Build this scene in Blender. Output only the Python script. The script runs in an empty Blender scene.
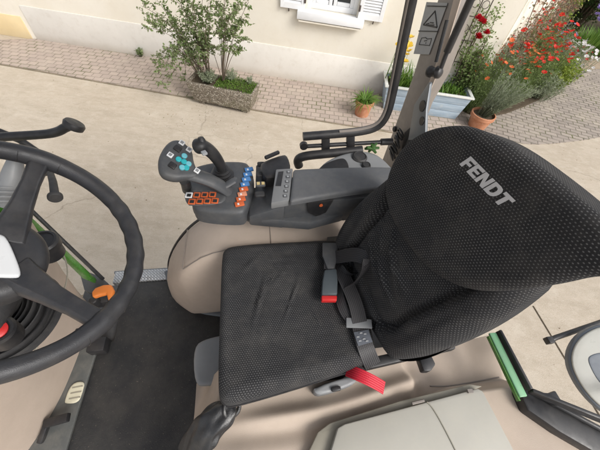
import bpy, bmesh, math, random
from mathutils import Vector, Matrix, noise
random.seed(7)
S = bpy.context.scene
COL = S.collection
PI = math.pi
R = math.radians
V = Vector

# ------------------------------------------------------------------ camera
F, PITCH, ROLL, CAMH, YAW = 300.0, R(52.3), R(8.4), 2.85, R(14)

def basis(yaw):
    h = V((math.sin(yaw), math.cos(yaw), 0)); r = V((math.cos(yaw), -math.sin(yaw), 0)); z = V((0, 0, 1))
    d = math.cos(PITCH)*h - math.sin(PITCH)*z
    u = math.sin(PITCH)*h + math.cos(PITCH)*z
    return d, math.cos(ROLL)*r + math.sin(ROLL)*u, -math.sin(ROLL)*r + math.cos(ROLL)*u

CAMP = V((0, 0, CAMH))
BT = basis(YAW)      # tractor frame (X to the rear, Y to its right-hand side)
BW = basis(0)        # world frame

def hit(x, y, pt, n, B=None):
    """survey helper: where the sight line of a photo point meets a plane (tractor frame)"""
    d, r, u = B or BT
    v = (x-300)/F*r - (y-225)/F*u + d
    n = V(n)
    return CAMP + v*((V(pt)-CAMP).dot(n)/v.dot(n))
def AZ(x, y, z): return hit(x, y, (0, 0, z), (0, 0, 1))
def AY(x, y, Y): return hit(x, y, (0, Y, 0), (0, 1, 0))
def AX(x, y, X): return hit(x, y, (X, 0, 0), (1, 0, 0))

cam = bpy.data.cameras.new('camera'); co = bpy.data.objects.new('camera', cam); COL.objects.link(co)
d, r, u = BW
co.matrix_world = Matrix(((r.x, u.x, -d.x, 0), (r.y, u.y, -d.y, 0), (r.z, u.z, -d.z, CAMH), (0, 0, 0, 1)))
cam.sensor_width = 36; cam.lens = 18; cam.clip_start = 0.02; cam.clip_end = 400
S.camera = co

# ------------------------------------------------------------------ materials
class NT:
    def __init__(s, name):
        s.m = bpy.data.materials.new(name); s.m.use_nodes = True
        s.t = s.m.node_tree; s.n = s.t.nodes; s.n.clear()
        s.out = s.n.new('ShaderNodeOutputMaterial')
        s.b = s.n.new('ShaderNodeBsdfPrincipled'); s.l(s.b.outputs[0], s.out.inputs[0])
    def l(s, a, b): s.t.links.new(a, b)
    def new(s, typ, **kw):
        n = s.n.new('ShaderNode'+typ)
        for k, v in kw.items():
            if k in n.inputs: n.inputs[k].default_value = v
            else: setattr(n, k, v)
        return n
    def math(s, op, a, b=None, clamp=False):
        n = s.n.new('ShaderNodeMath'); n.operation = op; n.use_clamp = clamp
        for i, q in enumerate((a, b)):
            if q is None: continue
            if hasattr(q, 'is_linked') or hasattr(q, 'links'): s.l(q, n.inputs[i])
            else: n.inputs[i].default_value = q
        return n.outputs[0]
    def coord(s, kind='Object', scale=(1, 1, 1), rot=(0, 0, 0), loc=(0, 0, 0)):
        c = s.new('TexCoord'); m = s.new('Mapping')
        m.inputs['Scale'].default_value = scale; m.inputs['Rotation'].default_value = rot; m.inputs['Location'].default_value = loc
        s.l(c.outputs[kind], m.inputs[0]); return m.outputs[0]
    def noise(s, vec, scale, detail=4, rough=.55):
        n = s.new('TexNoise'); n.inputs['Scale'].default_value = scale; n.inputs['Detail'].default_value = detail; n.inputs['Roughness'].default_value = rough
        s.l(vec, n.inputs['Vector']); return n.outputs['Fac']
    def ramp(s, fac, stops, interp='LINEAR'):
        r = s.new('ValToRGB'); e = r.color_ramp; e.interpolation = interp
        while len(e.elements) < len(stops): e.elements.new(.5)
        for el, (p, c) in zip(e.elements, stops):
            el.position = p; el.color = (c, c, c, 1) if not hasattr(c, '__len__') else (*c, 1)
        s.l(fac, r.inputs[0]); return r.outputs[0]
    def mix(s, fac, a, b, mode='MIX'):
        n = s.new('MixRGB'); n.blend_type = mode
        for i, q in enumerate((fac, a, b)):
            if hasattr(q, 'links'): s.l(q, n.inputs[i])
            elif i == 0: n.inputs[0].default_value = q
            else: n.inputs[i].default_value = (*q, 1)
        return n.outputs[0]
    def bump(s, h, strength=.3, dist=.01, prev=None):
        n = s.new('Bump'); n.inputs['Strength'].default_value = strength; n.inputs['Distance'].default_value = dist
        s.l(h, n.inputs['Height'])
        if prev: s.l(prev, n.inputs['Normal'])
        return n.outputs[0]
    def set(s, col=None, rough=None, nrm=None, metal=None, spec=None):
        for k, q in (('Base Color', col), ('Roughness', rough), ('Normal', nrm), ('Metallic', metal), ('Specular IOR Level', spec)):
            if q is None: continue
            if hasattr(q, 'links'): s.l(q, s.b.inputs[k])
            elif k == 'Base Color': s.b.inputs[k].default_value = (*q, 1)
            else: s.b.inputs[k].default_value = q
        return s.m

def plastic(name, col, rough=.5, var=.12, grain=900, gb=.12, dust=.0, dustcol=(.45, .4, .33), spec=.5):
    """moulded plastic: fine grain, slow colour drift, worn roughness, an optional film of dust"""
    t = NT(name); c = t.coord()
    n1 = t.noise(c, 6, 5); n2 = t.noise(c, 45, 4)
    hi = tuple(min(1, q*(1+var)) for q in col); lo = tuple(q*(1-var) for q in col)
    cc = t.mix(t.ramp(n1, [(.3, 0), (.7, 1)]), lo, hi)
    if dust:
        f = t.math('MULTIPLY', t.ramp(t.noise(c, 22, 8, .7), [(.42, 0), (.75, 1)]), dust)
        cc = t.mix(f, cc, dustcol)
    rr = t.ramp(n2, [(.3, max(.05, rough-.1)), (.7, min(1, rough+.12))])
    v = t.new('TexVoronoi'); v.inputs['Scale'].default_value = grain; t.l(c, v.inputs['Vector'])
    b = t.bump(v.outputs['Distance'], gb, .0006)
    return t.set(cc, rr, b, spec=spec)

def fabric(name):
    """black knit with staggered grey dots; UV is in metres"""
    t = NT(name); c = t.coord('UV'); P_ = .0070
    sp = t.new('SeparateXYZ'); t.l(c, sp.inputs[0])
    # small wobble of the weave
    vv = t.math('DIVIDE', sp.outputs[1], P_*.8)
    row = t.math('FLOOR', vv)
    off = t.math('MULTIPLY', t.math('MODULO', t.math('ABSOLUTE', row), 2), .5)
    uu = t.math('ADD', t.math('DIVIDE', sp.outputs[0], P_), off)
    fu = t.math('SUBTRACT', t.math('FRACT', uu), .5); fv = t.math('SUBTRACT', t.math('FRACT', vv), .5)
    dd = t.math('SQRT', t.math('ADD', t.math('MULTIPLY', fu, fu), t.math('MULTIPLY', t.math('MULTIPLY', fv, fv), 1.7)))
    dot = t.ramp(dd, [(.16, 1), (.29, 0)])
    o = t.coord()
    wear = t.ramp(t.noise(o, 9, 5), [(.3, .45), (.75, 1)])
    th = t.noise(c, 900, 2)
    dotc = t.mix(th, (.10, .10, .105), (.225, .225, .22))
    base = t.mix(t.noise(c, 420, 3), (.017, .017, .018), (.040, .040, .042))
    cc = t.mix(t.math('MULTIPLY', dot, wear), base, dotc)
    dust = t.math('MULTIPLY', t.ramp(t.noise(o, 14, 7, .7), [(.45, 0), (.8, 1)]), .10)
    cc = t.mix(dust, cc, (.32, .29, .25))
    # soft creases
    w = t.noise(t.coord(scale=(5, 16, 8), rot=(0, 0, .5)), 1.6, 3)
    b = t.bump(dot, .12, .0006); b = t.bump(w, .25, .012, b)
    m = t.set(cc, .95, b, spec=.06); t.b.inputs['Sheen Weight'].default_value = .03; t.b.inputs['Sheen Roughness'].default_value = .5
    return m

def webbing(name, col=(.028, .027, .029), lo=.55, hi=1.7):
    t = NT(name); c = t.coord('UV')
    w = t.new('TexWave'); w.wave_type = 'BANDS'; w.bands_direction = 'X'; w.inputs['Scale'].default_value = 55; w.inputs['Distortion'].default_value = .6; t.l(c, w.inputs['Vector'])
    w2 = t.new('TexWave'); w2.bands_direction = 'DIAGONAL'; w2.inputs['Scale'].default_value = 120; t.l(c, w2.inputs['Vector'])
    h = t.math('ADD', w.outputs['Fac'], t.math('MULTIPLY', w2.outputs['Fac'], .5))
    cc = t.mix(w.outputs['Fac'], tuple(q*lo for q in col), tuple(q*hi for q in col))
    return t.set(cc, .55, t.bump(h, .5, .001))

def leafmat(name, cols, trans=.35, rough=.5):
    t = NT(name)
    g = t.new('NewGeometry'); rnd = g.outputs['Random Per Island']
    n = len(cols)
    cc = t.ramp(rnd, [((i+.5)/n, c) for i, c in enumerate(cols)])
    cc = t.mix(t.ramp(t.noise(t.coord(), 3.0, 3), [(.3, 0), (.7, .5)]), cc, tuple(q*.72 for q in cols[0]))
    t.set(cc, rough, spec=.3)
    tr = t.new('BsdfTranslucent'); t.l(cc, tr.inputs[0])
    mx = t.new('MixShader'); mx.inputs[0].default_value = trans
    t.l(t.b.outputs[0], mx.inputs[1]); t.l(tr.outputs[0], mx.inputs[2]); t.l(mx.outputs[0], t.out.inputs[0])
    return t.m

M = {}
M['fabric'] = fabric('seat_fabric')
M['black'] = plastic('black_plastic', (.018, .018, .020), .42, .15, dust=.05)
M['rim'] = plastic('rim_leatherette', (.024, .025, .029), .43, .15, 700, .3, dust=.05)
M['dash'] = plastic('dash_black', (.030, .030, .032), .6, .15, 600, .3, dust=.07)
M['dark'] = plastic('dark_grey_plastic', (.068, .072, .078), .5, .12, 700, .25, dust=.10)
M['pad'] = plastic('armrest_skin', (.108, .113, .12), .58, .08, 420, .35, dust=.10)
M['dark2'] = plastic('icon_strip_grey', (.19, .195, .20), .45, .1, dust=.08)
M['grey'] = plastic('mid_grey_plastic', (.23, .238, .245), .45, .08, dust=.08)
M['lgrey'] = plastic('light_grey_plastic', (.36, .37, .38), .42, .06, dust=.05)
M['beige'] = plastic('beige_plastic', (.47, .39, .325), .7, .05, 500, .3, dust=.22, dustcol=(.36, .29, .23), spec=.3)
M['beige2'] = plastic('pink_beige_plastic', (.465, .385, .315), .7, .05, 500, .3, dust=.22, dustcol=(.36, .29, .23), spec=.3)
M['olive'] = plastic('olive_trim_and_shade', (.27, .25, .20), .6, .08, 500, .25, dust=.1)  # seams and ribs; also the painted shade around the storage lid
M['lid'] = plastic('pale_lid_plastic', (.375, .36, .315), .48, .05, 800, .15, dust=.14, dustcol=(.50, .46, .36))
M['taupe'] = plastic('taupe_plastic', (.205, .18, .16), .5, .08, 500, .25, dust=.1)
M['green'] = plastic('green_paint', (.055, .20, .025), .3, .08, 200, .02, dust=.15)
M['palegreen'] = plastic('pale_green_paint', (.17, .38, .21), .35, .08, 200, .02, dust=.2)
M['white'] = plastic('white_plastic', (.74, .75, .76), .35, .04)
M['orange'] = plastic('orange_plastic', (.58, .17, .03), .42, .1)
M['keyorange'] = plastic('key_orange', (.58, .12, .035), .5, .1)
M['keyblue'] = plastic('key_blue', (.07, .22, .50), .5, .1)
M['keylight'] = plastic('key_light_orange', (.66, .27, .16), .5, .1)
M['teal'] = plastic('key_teal', (.03, .42, .46), .4, .15)
M['yellowkey'] = plastic('lever_mark_yellow', (.62, .48, .22), .5, .1)
M['red'] = plastic('red_plastic', (.55, .025, .025), .4, .1)
M['redweb'] = webbing('red_webbing', (.52, .012, .03), .88, 1.1)
M['web'] = webbing('belt_webbing')
M['wood_white'] = plastic('white_paint', (.76, .77, .78), .5, .04, 60, .1)
M['letter'] = plastic('lettering_grey', (.52, .52, .53), .6, .08, 900, .3)
M['boot'] = plastic('gaiter_leather', (.017, .018, .020), .38, .25, 300, .4, dust=.05)
M['sticker'] = plastic('sticker_grey', (.30, .31, .32), .5, .06)
M['ink'] = plastic('sticker_ink', (.025, .025, .027), .6, .1)
M['rim_reflection_blue'] = plastic('blue_grey_rim_and_reflection', (.13, .15, .175), .45, .1)  # mirror rim, and the dark reflection painted on its face
M['disc'] = plastic('pale_painted_reflection', (.40, .40, .36), .35, .06, dust=.15)  # mirror face with the reflected ground painted in as a pale colour

def m_mat():
    t = NT('rubber_mat'); c = t.coord()
    v = t.new('TexVoronoi'); v.inputs['Scale'].default_value = 260; t.l(c, v.inputs['Vector'])
    d1 = t.math('MULTIPLY', t.ramp(t.noise(c, 5, 9, .72), [(.42, 0), (.72, 1)]), .20)
    cc = t.mix(d1, (.020, .021, .023), (.20, .18, .15))
    sp = t.ramp(t.noise(c, 170, 2), [(.68, 0), (.74, .35)])
    cc = t.mix(sp, cc, (.30, .26, .2))
    return t.set(cc, t.ramp(t.noise(c, 9, 4), [(.3, .55), (.7, .8)]), t.bump(v.outputs['Distance'], .5, .0015))
M['mat'] = m_mat()

def m_plate():
    t = NT('aluminium_tread'); c = t.coord(scale=(1, 1, 1), rot=(0, 0, R(45)))
    b = t.new('TexBrick'); t.l(c, b.inputs['Vector']); b.inputs['Scale'].default_value = 1; b.inputs['Brick Width'].default_value = .024; b.inputs['Row Height'].default_value = .010; b.inputs['Mortar Size'].default_value = .0032; b.inputs['Mortar Smooth'].default_value = .6
    cc = t.mix(b.outputs['Fac'], (.62, .63, .64), (.40, .41, .42))
    dirt = t.ramp(t.noise(c, 30, 7, .7), [(.5, 0), (.75, .5)])
    cc = t.mix(dirt, cc, (.30, .26, .2))
    return t.set(cc, .38, t.bump(t.math('SUBTRACT', 1, b.outputs['Fac']), .6, .002), metal=.75)
M['plate'] = m_plate()
def m_metal():
    t = NT('grey_metal'); c = t.coord()
    return t.set(t.mix(t.noise(c, 12, 5), (.13, .145, .16), (.22, .235, .25)), .42, metal=.3)
M['metal'] = m_metal()

def m_ground():
    t = NT('worn_concrete'); c = t.coord()
    n1 = t.noise(c, .55, 6, .6); n2 = t.noise(c, 5, 8, .7); n3 = t.noise(c, 60, 4, .7)
    nd = t.noise(t.coord(scale=(1, 3.2, 1), rot=(0, 0, .15)), 2.2, 7, .68)
    cc = t.mix(t.ramp(n1, [(.35, 0), (.65, 1)]), (.47, .40, .315), (.535, .465, .375))
    cc = t.mix(t.ramp(nd, [(.42, 0), (.66, .5)]), cc, (.37, .31, .235))
    cc = t.mix(t.ramp(n2, [(.50, 0), (.70, .55)]), cc, (.60, .54, .45))
    cc = t.mix(t.ramp(n3, [(.55, 0), (.75, .45)]), cc, (.30, .25, .18))
    sc = t.noise(t.coord(scale=(1, 2.0, 1), rot=(0, 0, -.3)), 9, 9, .78)
    cc = t.mix(t.ramp(sc, [(.52, 0), (.70, .45)]), cc, (.62, .565, .48)); cc = t.mix(t.ramp(sc, [(.28, .5), (.45, 0)]), cc, (.31, .255, .185))
    dn = t.new('TexNoise'); dn.inputs['Scale'].default_value = 2.5; dn.inputs['Detail'].default_value = 5; t.l(c, dn.inputs['Vector'])
    wv = t.new('VectorMath', operation='MULTIPLY_ADD'); t.l(dn.outputs['Color'], wv.inputs[0]); wv.inputs[1].default_value = (.5, .5, .5); t.l(c, wv.inputs[2])
    vc = t.new('TexVoronoi', feature='DISTANCE_TO_EDGE'); vc.inputs['Scale'].default_value = .42; t.l(wv.outputs[0], vc.inputs['Vector'])
    crk = t.math('MULTIPLY', t.ramp(vc.outputs['Distance'], [(.001, 1), (.0045, 0)]), t.ramp(t.noise(c, .8, 3), [(.48, 0), (.6, .6)]))
    cc = t.mix(crk, cc, (.17, .14, .10))
    g = t.noise(c, 240, 2)
    cc = t.mix(t.ramp(g, [(.56, 0), (.66, .5)]), cc, (.25, .21, .16)); cc = t.mix(t.ramp(t.noise(c, 130, 3, .7), [(.56, 0), (.68, .6)]), cc, (.66, .61, .53))
    h = t.math('ADD', t.math('MULTIPLY', n2, .8), t.math('ADD', n3, t.math('MULTIPLY', g, .4)))
    return t.set(cc, .9, t.bump(h, .55, .008), spec=.2)
M['ground'] = m_ground()

def m_pavers(name, bw, rh, mortar, c1, c2, cm, rot, off=.5, bumpd=.006, wob=.02):
    t = NT(name); c0 = t.coord(rot=(0, 0, rot))
    nz = t.new('TexNoise'); nz.inputs['Scale'].default_value = 3.5; nz.inputs['Detail'].default_value = 3; t.l(c0, nz.inputs['Vector'])
    add = t.new('VectorMath', operation='MULTIPLY_ADD'); t.l(nz.outputs['Color'], add.inputs[0]); add.inputs[1].default_value = (wob,)*3; t.l(c0, add.inputs[2])
    b = t.new('TexBrick'); t.l(add.outputs[0], b.inputs['Vector'])
    b.offset = off
    for k, q in (('Scale', 1), ('Brick Width', bw), ('Row Height', rh), ('Mortar Size', mortar), ('Mortar Smooth', .5), ('Bias', 0)): b.inputs[k].default_value = q
    b.inputs['Color1'].default_value = (*c1, 1); b.inputs['Color2'].default_value = (*c2, 1); b.inputs['Mortar'].default_value = (*cm, 1)
    n2 = t.noise(c0, 2.2, 7, .65); n3 = t.noise(c0, 45, 5, .7)
    cc = t.mix(t.ramp(n2, [(.38, 0), (.68, .65)]), b.outputs['Color'], tuple(.5*(p+q)*1.18 for p, q in zip(c1, c2)))
    cc = t.mix(t.ramp(n3, [(.5, 0), (.75, .4)]), cc, tuple(q*.6 for q in c1))
    mossy = t.math('MULTIPLY', b.outputs['Fac'], t.ramp(t.noise(c0, 1.6, 6, .7), [(.48, 0), (.62, .9)]))
    cc = t.mix(mossy, cc, (.13, .14, .06))
    sandy = t.ramp(t.noise(c0, .9, 7, .7), [(.52, 0), (.70, .55)]); cc = t.mix(sandy, cc, (.50, .44, .35))
    h = t.math('ADD', t.math('MULTIPLY', t.math('SUBTRACT', 1, b.outputs['Fac']), 1.2), t.math('MULTIPLY', n3, .4))
    return t.set(cc, .88, t.bump(h, .7, bumpd), spec=.2)
M['pave'] = m_pavers('pink_pavers', .155, .118, .010, (.43, .355, .30), (.35, .29, .25), (.24, .205, .17), R(-2))
M['setts'] = m_pavers('grey_setts', .19, .105, .012, (.37, .32, .275), (.27, .235, .205), (.16, .14, .115), R(14), .43, .012, .05)

def m_stucco(name, a, b, dirt=(.5, .42, .3), damt=.25, band=None):
    t = NT(name); c = t.coord()
    n1 = t.noise(c, 1.3, 6, .6); n2 = t.noise(c, 90, 4, .7); n3 = t.noise(c, 7, 6, .7)
    cc = t.mix(t.ramp(n1, [(.35, 0), (.65, 1)]), a, b)
    cc = t.mix(t.math('MULTIPLY', t.ramp(n3, [(.52, 0), (.78, 1)]), damt), cc, dirt)
    if band:   # splash-back dirt staining the foot of the wall
        sp = t.new('SeparateXYZ'); t.l(c, sp.inputs[0])
        f = t.math('MULTIPLY', t.ramp(t.math('ADD', sp.outputs[2], t.math('MULTIPLY', n3, .16)), [(.05, 1), (.24, 0)]), band)
        cc = t.mix(f, cc, dirt)
    return t.set(cc, .9, t.bump(t.math('ADD', n2, n3), .35, .005), spec=.15)
M['stucco'] = m_stucco('cream_stucco', (.715, .665, .565), (.755, .715, .63), damt=.18)
M['plinth'] = m_stucco('white_plinth', (.68, .65, .595), (.735, .705, .65), (.45, .38, .30), .3, .6)
M['tan'] = m_stucco('tan_plinth', (.60, .47, .27), (.68, .55, .33), damt=.3, band=.4)

def m_aggregate():
    t = NT('pebble_concrete'); c = t.coord()
    v = t.new('TexVoronoi'); v.inputs['Scale'].default_value = 48; t.l(c, v.inputs['Vector'])
    sp = t.new('SeparateXYZ'); t.l(v.outputs['Color'], sp.inputs[0])
    cc = t.ramp(sp.outputs[0], [(0, (.16, .13, .10)), (.4, (.27, .23, .18)), (.75, (.36, .32, .26)), (1, (.48, .44, .37))])
    cc = t.mix(t.ramp(v.outputs['Distance'], [(.3, 0), (.65, .8)]), cc, (.13, .11, .085))
    mo = t.ramp(t.noise(c, 4, 6, .7), [(.5, 0), (.75, .55)])
    cc = t.mix(mo, cc, (.14, .14, .07))
    return t.set(cc, .85, t.bump(t.math('SUBTRACT', 1, v.outputs['Distance']), .8, .012), spec=.2)
M['agg'] = m_aggregate()
def m_terra():
    t = NT('terracotta'); c = t.coord()
    cc = t.mix(t.ramp(t.noise(c, 8, 6, .65), [(.35, 0), (.7, 1)]), (.40, .165, .085), (.52, .26, .155))
    cc = t.mix(t.ramp(t.noise(c, 24, 6, .7), [(.55, 0), (.75, .5)]), cc, (.58, .45, .36))
    return t.set(cc, .85, t.bump(t.noise(c, 130, 3), .2, .003), spec=.2)
M['terra'] = m_terra()
def m_bluewood():
    t = NT('blue_grey_painted_wood'); c = t.coord(scale=(1.5, 14, 14))
    cc = t.mix(t.ramp(t.noise(c, 3, 6, .65), [(.3, 0), (.7, 1)]), (.26, .34, .42), (.40, .475, .54))
    cc = t.mix(t.ramp(t.noise(t.coord(), 6, 7, .75), [(.55, 0), (.75, .55)]), cc, (.50, .51, .49))
    return t.set(cc, .7, t.bump(t.noise(c, 8, 5), .3, .004), spec=.25)
M['bluewood'] = m_bluewood()
def m_soil():
    t = NT('soil'); c = t.coord()
    cc = t.mix(t.noise(c, 14, 8, .75), (.045, .034, .024), (.17, .135, .095))
    return t.set(cc, .95, t.bump(t.noise(c, 40, 6, .7), .8, .03), spec=.1)
M['soil'] = m_soil()
def m_sand():
    t = NT('sandy_path'); c = t.coord()
    cc = t.mix(t.noise(c, 3, 8, .72), (.24, .185, .13), (.44, .36, .27))
    return t.set(cc, .95, t.bump(t.noise(c, 30, 6, .7), .6, .02), spec=.1)
M['sand'] = m_sand()
def m_bark():
    t = NT('bark'); c = t.coord(scale=(6, 6, 1.5))
    cc = t.mix(t.noise(c, 8, 7, .7), (.075, .055, .04), (.23, .185, .14))
    return t.set(cc, .9, t.bump(t.noise(c, 20, 5), .6, .01), spec=.1)
M['bark'] = m_bark()
def m_glass():
    t = NT('dark_window_glass'); c = t.coord()
    return t.set(t.mix(t.noise(c, 4, 3), (.012, .018, .022), (.035, .045, .05)), .06, t.bump(t.noise(c, 3, 2), .03, .01), spec=.7)
M['glass'] = m_glass()
M['iron'] = plastic('wrought_iron', (.06, .05, .045), .6, .3, 100, .3, dust=.3, dustcol=(.2, .1, .05))

M['lf_shrub'] = leafmat('shrub_leaf', [(.15, .225, .075), (.215, .295, .11), (.285, .365, .155), (.35, .41, .22), (.43, .41, .31)], .5)
M['lf_moss'] = leafmat('stonecrop_leaf', [(.07, .14, .018), (.12, .22, .03), (.17, .27, .05)], .25)
M['lf_grey'] = leafmat('grey_green_leaf', [(.25, .295, .18), (.33, .375, .25), (.40, .435, .32)], .45)
M['lf_grass'] = leafmat('grassy_leaf', [(.08, .17, .02), (.14, .26, .04), (.21, .34, .07)])
M['lf_lime'] = leafmat('lime_leaf', [(.17, .25, .035), (.26, .34, .05), (.36, .42, .085)])
M['lf_dark'] = leafmat('hedge_leaf', [(.030, .060, .015), (.055, .10, .028), (.09, .15, .045)])
M['lf_mid'] = leafmat('bed_leaf', [(.17, .25, .075), (.25, .335, .12), (.32, .41, .175)], .5)
M['lf_rust'] = leafmat('rusty_leaf', [(.20, .17, .09), (.34, .17, .13), (.42, .20, .16), (.17, .22, .08), (.42, .33, .26)], .45)
M['fl_red'] = leafmat('red_petal', [(.70, .025, .012), (.80, .055, .025), (.72, .03, .03)], .3)
M['fl_orange'] = leafmat('orange_petal', [(.75, .13, .03), (.80, .20, .07)], .3)
M['fl_rose'] = leafmat('rose_petal', [(.42, .008, .018), (.60, .015, .03)], .2)
M['fl_yellow'] = leafmat('yellow_petal', [(.80, .52, .03), (.85, .62, .10)], .3)
M['fl_white'] = leafmat('white_petal', [(.75, .74, .72), (.80, .76, .77)], .3)
M['fl_violet'] = leafmat('violet_petal', [(.33, .25, .58), (.46, .38, .68)], .3)

# ------------------------------------------------------------------ mesh builder
class MB:
    def __init__(s): s.v = []; s.f = []; s.uv = {}; s.smooth = []; s.mi = []
    def add(s, verts, faces, uvs=None, mi=0):
        o = len(s.v); s.v += [V(p) for p in verts]
        for k, f in enumerate(faces):
            s.f.append(tuple(i+o for i in f)); s.mi.append(mi)
        if uvs:
            for i, q in enumerate(uvs): s.uv[o+i] = q
        return s
    def box(s, c, size, mat=None):
        c = V(c); h = V(size)/2; vs = []
        for x in (-1, 1):
            for y in (-1, 1):
                for z in (-1, 1):
                    p = V((x*h.x, y*h.y, z*h.z)); vs.append(c + (mat @ p if mat else p))
        return s.add(vs, [(0, 1, 3, 2), (4, 6, 7, 5), (0, 4, 5, 1), (2, 3, 7, 6), (0, 2, 6, 4), (1, 5, 7, 3)])
    def bar(s, a, b, w, h, up=(0, 0, 1)):
        """box from a to b with width w (sideways) and height h (along up)"""
        a, b = V(a), V(b); ax = (b-a).normalized(); sd = ax.cross(V(up)).normalized(); uu = sd.cross(ax)
        vs = [p+sd*(i*w/2)+uu*(j*h/2) for p in (a, b) for i, j in ((-1, -1), (1, -1), (1, 1), (-1, 1))]
        return s.add(vs, [(3, 2, 1, 0), (4, 5, 6, 7), (0, 1, 5, 4), (1, 2, 6, 5), (2, 3, 7, 6), (3, 0, 4, 7)])
    def prism(s, poly, vec):
        n = len(poly); vec = V(vec); P0 = [V(p) for p in poly]
        return s.add(P0+[p+vec for p in P0], [tuple(range(n))[::-1], tuple(range(n, 2*n))] + [(i, (i+1) % n, n+(i+1) % n, n+i) for i in range(n)])
    def rings(s, rings, cap=True, closed=True, uvs=None):
        n = len(rings[0]); m = len(rings); vs = [p for r_ in rings for p in r_]; fs = []
        for j in range(m-1):
            for i in range(n if closed else n-1):
                k = (i+1) % n
                fs.append((j*n+i, j*n+k, (j+1)*n+k, (j+1)*n+i))
        if cap: fs.append(tuple(range(n))[::-1]); fs.append(tuple(range((m-1)*n, m*n)))
        return s.add(vs, fs, uvs)
    def tube(s, path, r_, n=12, cap=True, flat=1.0, up=(0, 0, 1)):
        path = [V(p) for p in path]; m = len(path); rr = list(r_) if hasattr(r_, '__len__') else [r_]*m; rings = []
        if len(rr) != m: rr = [rr[min(len(rr)-1, round(i*(len(rr)-1)/(m-1)))] for i in range(m)]
        prev = None
        for i, p in enumerate(path):
            t = (path[min(i+1, m-1)]-path[max(i-1, 0)]).normalized()
            if prev is None:
                a = V(up) if abs(t.dot(V(up))) < .95 else V((1, 0, 0))
                x = t.cross(a).normalized()
            else: x = (prev - t*prev.dot(t)).normalized()
            prev = x; y = t.cross(x)
            rings.append([p + x*math.cos(2*PI*k/n)*rr[i] + y*math.sin(2*PI*k/n)*rr[i]*flat for k in range(n)])
        return s.rings(rings, cap)
    def lathe(s, prof, o, ax=(0, 0, 1), n=24, cap=True):
        ax = V(ax).normalized(); a = V((1, 0, 0)) if abs(ax.x) < .9 else V((0, 1, 0))
        x = ax.cross(a).normalized(); y = ax.cross(x); o = V(o)
        return s.rings([[o+ax*h+(x*math.cos(2*PI*k/n)+y*math.sin(2*PI*k/n))*q for k in range(n)] for q, h in prof], cap)
    def torus(s, c, e1, e2, R0, rfun, n=64, m=14):
        c = V(c); e3 = e1.cross(e2); rings = []
        for i in range(n):
            a = 2*PI*i/n; dr = e1*math.cos(a)+e2*math.sin(a); rr = rfun(a)
            rings.append([c+dr*(R0+rr*math.cos(2*PI*k/m))+e3*(rr*1.12*math.sin(2*PI*k/m)) for k in range(m)])
        rings.append(rings[0]); return s.rings(rings, cap=False)
    def pillow(s, outline, prof, fr, top=None, fill=(.85, .7, .55, .4, .25, .12), bottom=True, warp=None):
        """outline 2-D CCW; prof = [(inset, height)...]; fr = (origin, ex, ey, ez); top(x,y) adds height to top rings"""
        o, ex, ey, ez = fr; n = len(outline); O = [V((p[0], p[1])) for p in outline]
        if sum(O[i-1].x*O[i].y-O[i].x*O[i-1].y for i in range(n)) < 0: O.reverse()
        nr = []
        for i in range(n):
            t = (O[(i+1) % n]-O[i-1]).normalized(); nr.append(V((t.y, -t.x)))
        cen = sum(O, V((0, 0)))/n; rings2 = []; arc = 0; last = None
        for ins, h in prof:
            if last is not None: arc += math.hypot(ins-last[0], h-last[1])
            last = (ins, h); pl = [O[i]-nr[i]*ins for i in range(n)]
            for _ in range(int(round(6*ins/max(1e-6, prof[-1][0])))): pl = [(pl[i-1]+pl[i]*2+pl[(i+1) % n])/4 for i in range(n)]
            rings2.append([(p, h, 0) for p in pl])
        tot = arc; arc = 0; last = None; uvs = []; fpl = [q[0] for q in rings2[-1]]
        for k, (ins, h) in enumerate(prof):
            if last is not None: arc += math.hypot(ins-last[0], h-last[1])
            last = (ins, h); rem = tot-arc
            fin = prof[-1][0]
            for i in range(n):
                q = fpl[i]+nr[i]*rem; uvs.append((q.x, q.y))
        L = [q[0] for q in rings2[-1]]; hh = prof[-1][1]
        for f in fill:
            rr = [(cen+(p-cen)*f, hh, 0) for p in L]; rings2.append(rr); uvs += [(q[0].x, q[0].y) for q in rr]
        rings = []
        nprof = len(prof)
        for j, rg in enumerate(rings2):
            out = []
            w = 1 if j >= nprof-1 else (j/(nprof-1))**2
            for p, h, _ in rg:
                x, y = p.x, p.y
                z = h + (top(x, y)*w if top else 0)
                q = o+ex*x+ey*y+ez*z
                out.append(warp(q) if warp else q)
            rings.append(out)
        s.rings(rings, False, uvs=uvs)
        base = len(s.v)-len(rings)*n
        m = len(rings)
        # centre fan
        cp = cen; z = hh+(top(cp.x, cp.y) if top else 0); q = o+ex*cp.x+ey*cp.y+ez*z
        s.v.append(warp(q) if warp else q); s.uv[len(s.v)-1] = (cp.x, cp.y); ci = len(s.v)-1
        for i in range(n): s.f.append((base+(m-1)*n+i, base+(m-1)*n+(i+1) % n, ci)); s.mi.append(0)
        if bottom: s.f.append(tuple(base+i for i in range(n))[::-1]); s.mi.append(0)
        return s
    def grid(s, fn, nu, nv, uvf=None, mi=0):
        vs = []; uv = []
        for j in range(nv+1):
            for i in range(nu+1):
                vs.append(V(fn(i/nu, j/nv))); uv.append(uvf(i/nu, j/nv) if uvf else (i/nu, j/nv))
        return s.add(vs, [(j*(nu+1)+i, j*(nu+1)+i+1, (j+1)*(nu+1)+i+1, (j+1)*(nu+1)+i) for j in range(nv) for i in range(nu)], uv, mi)
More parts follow.
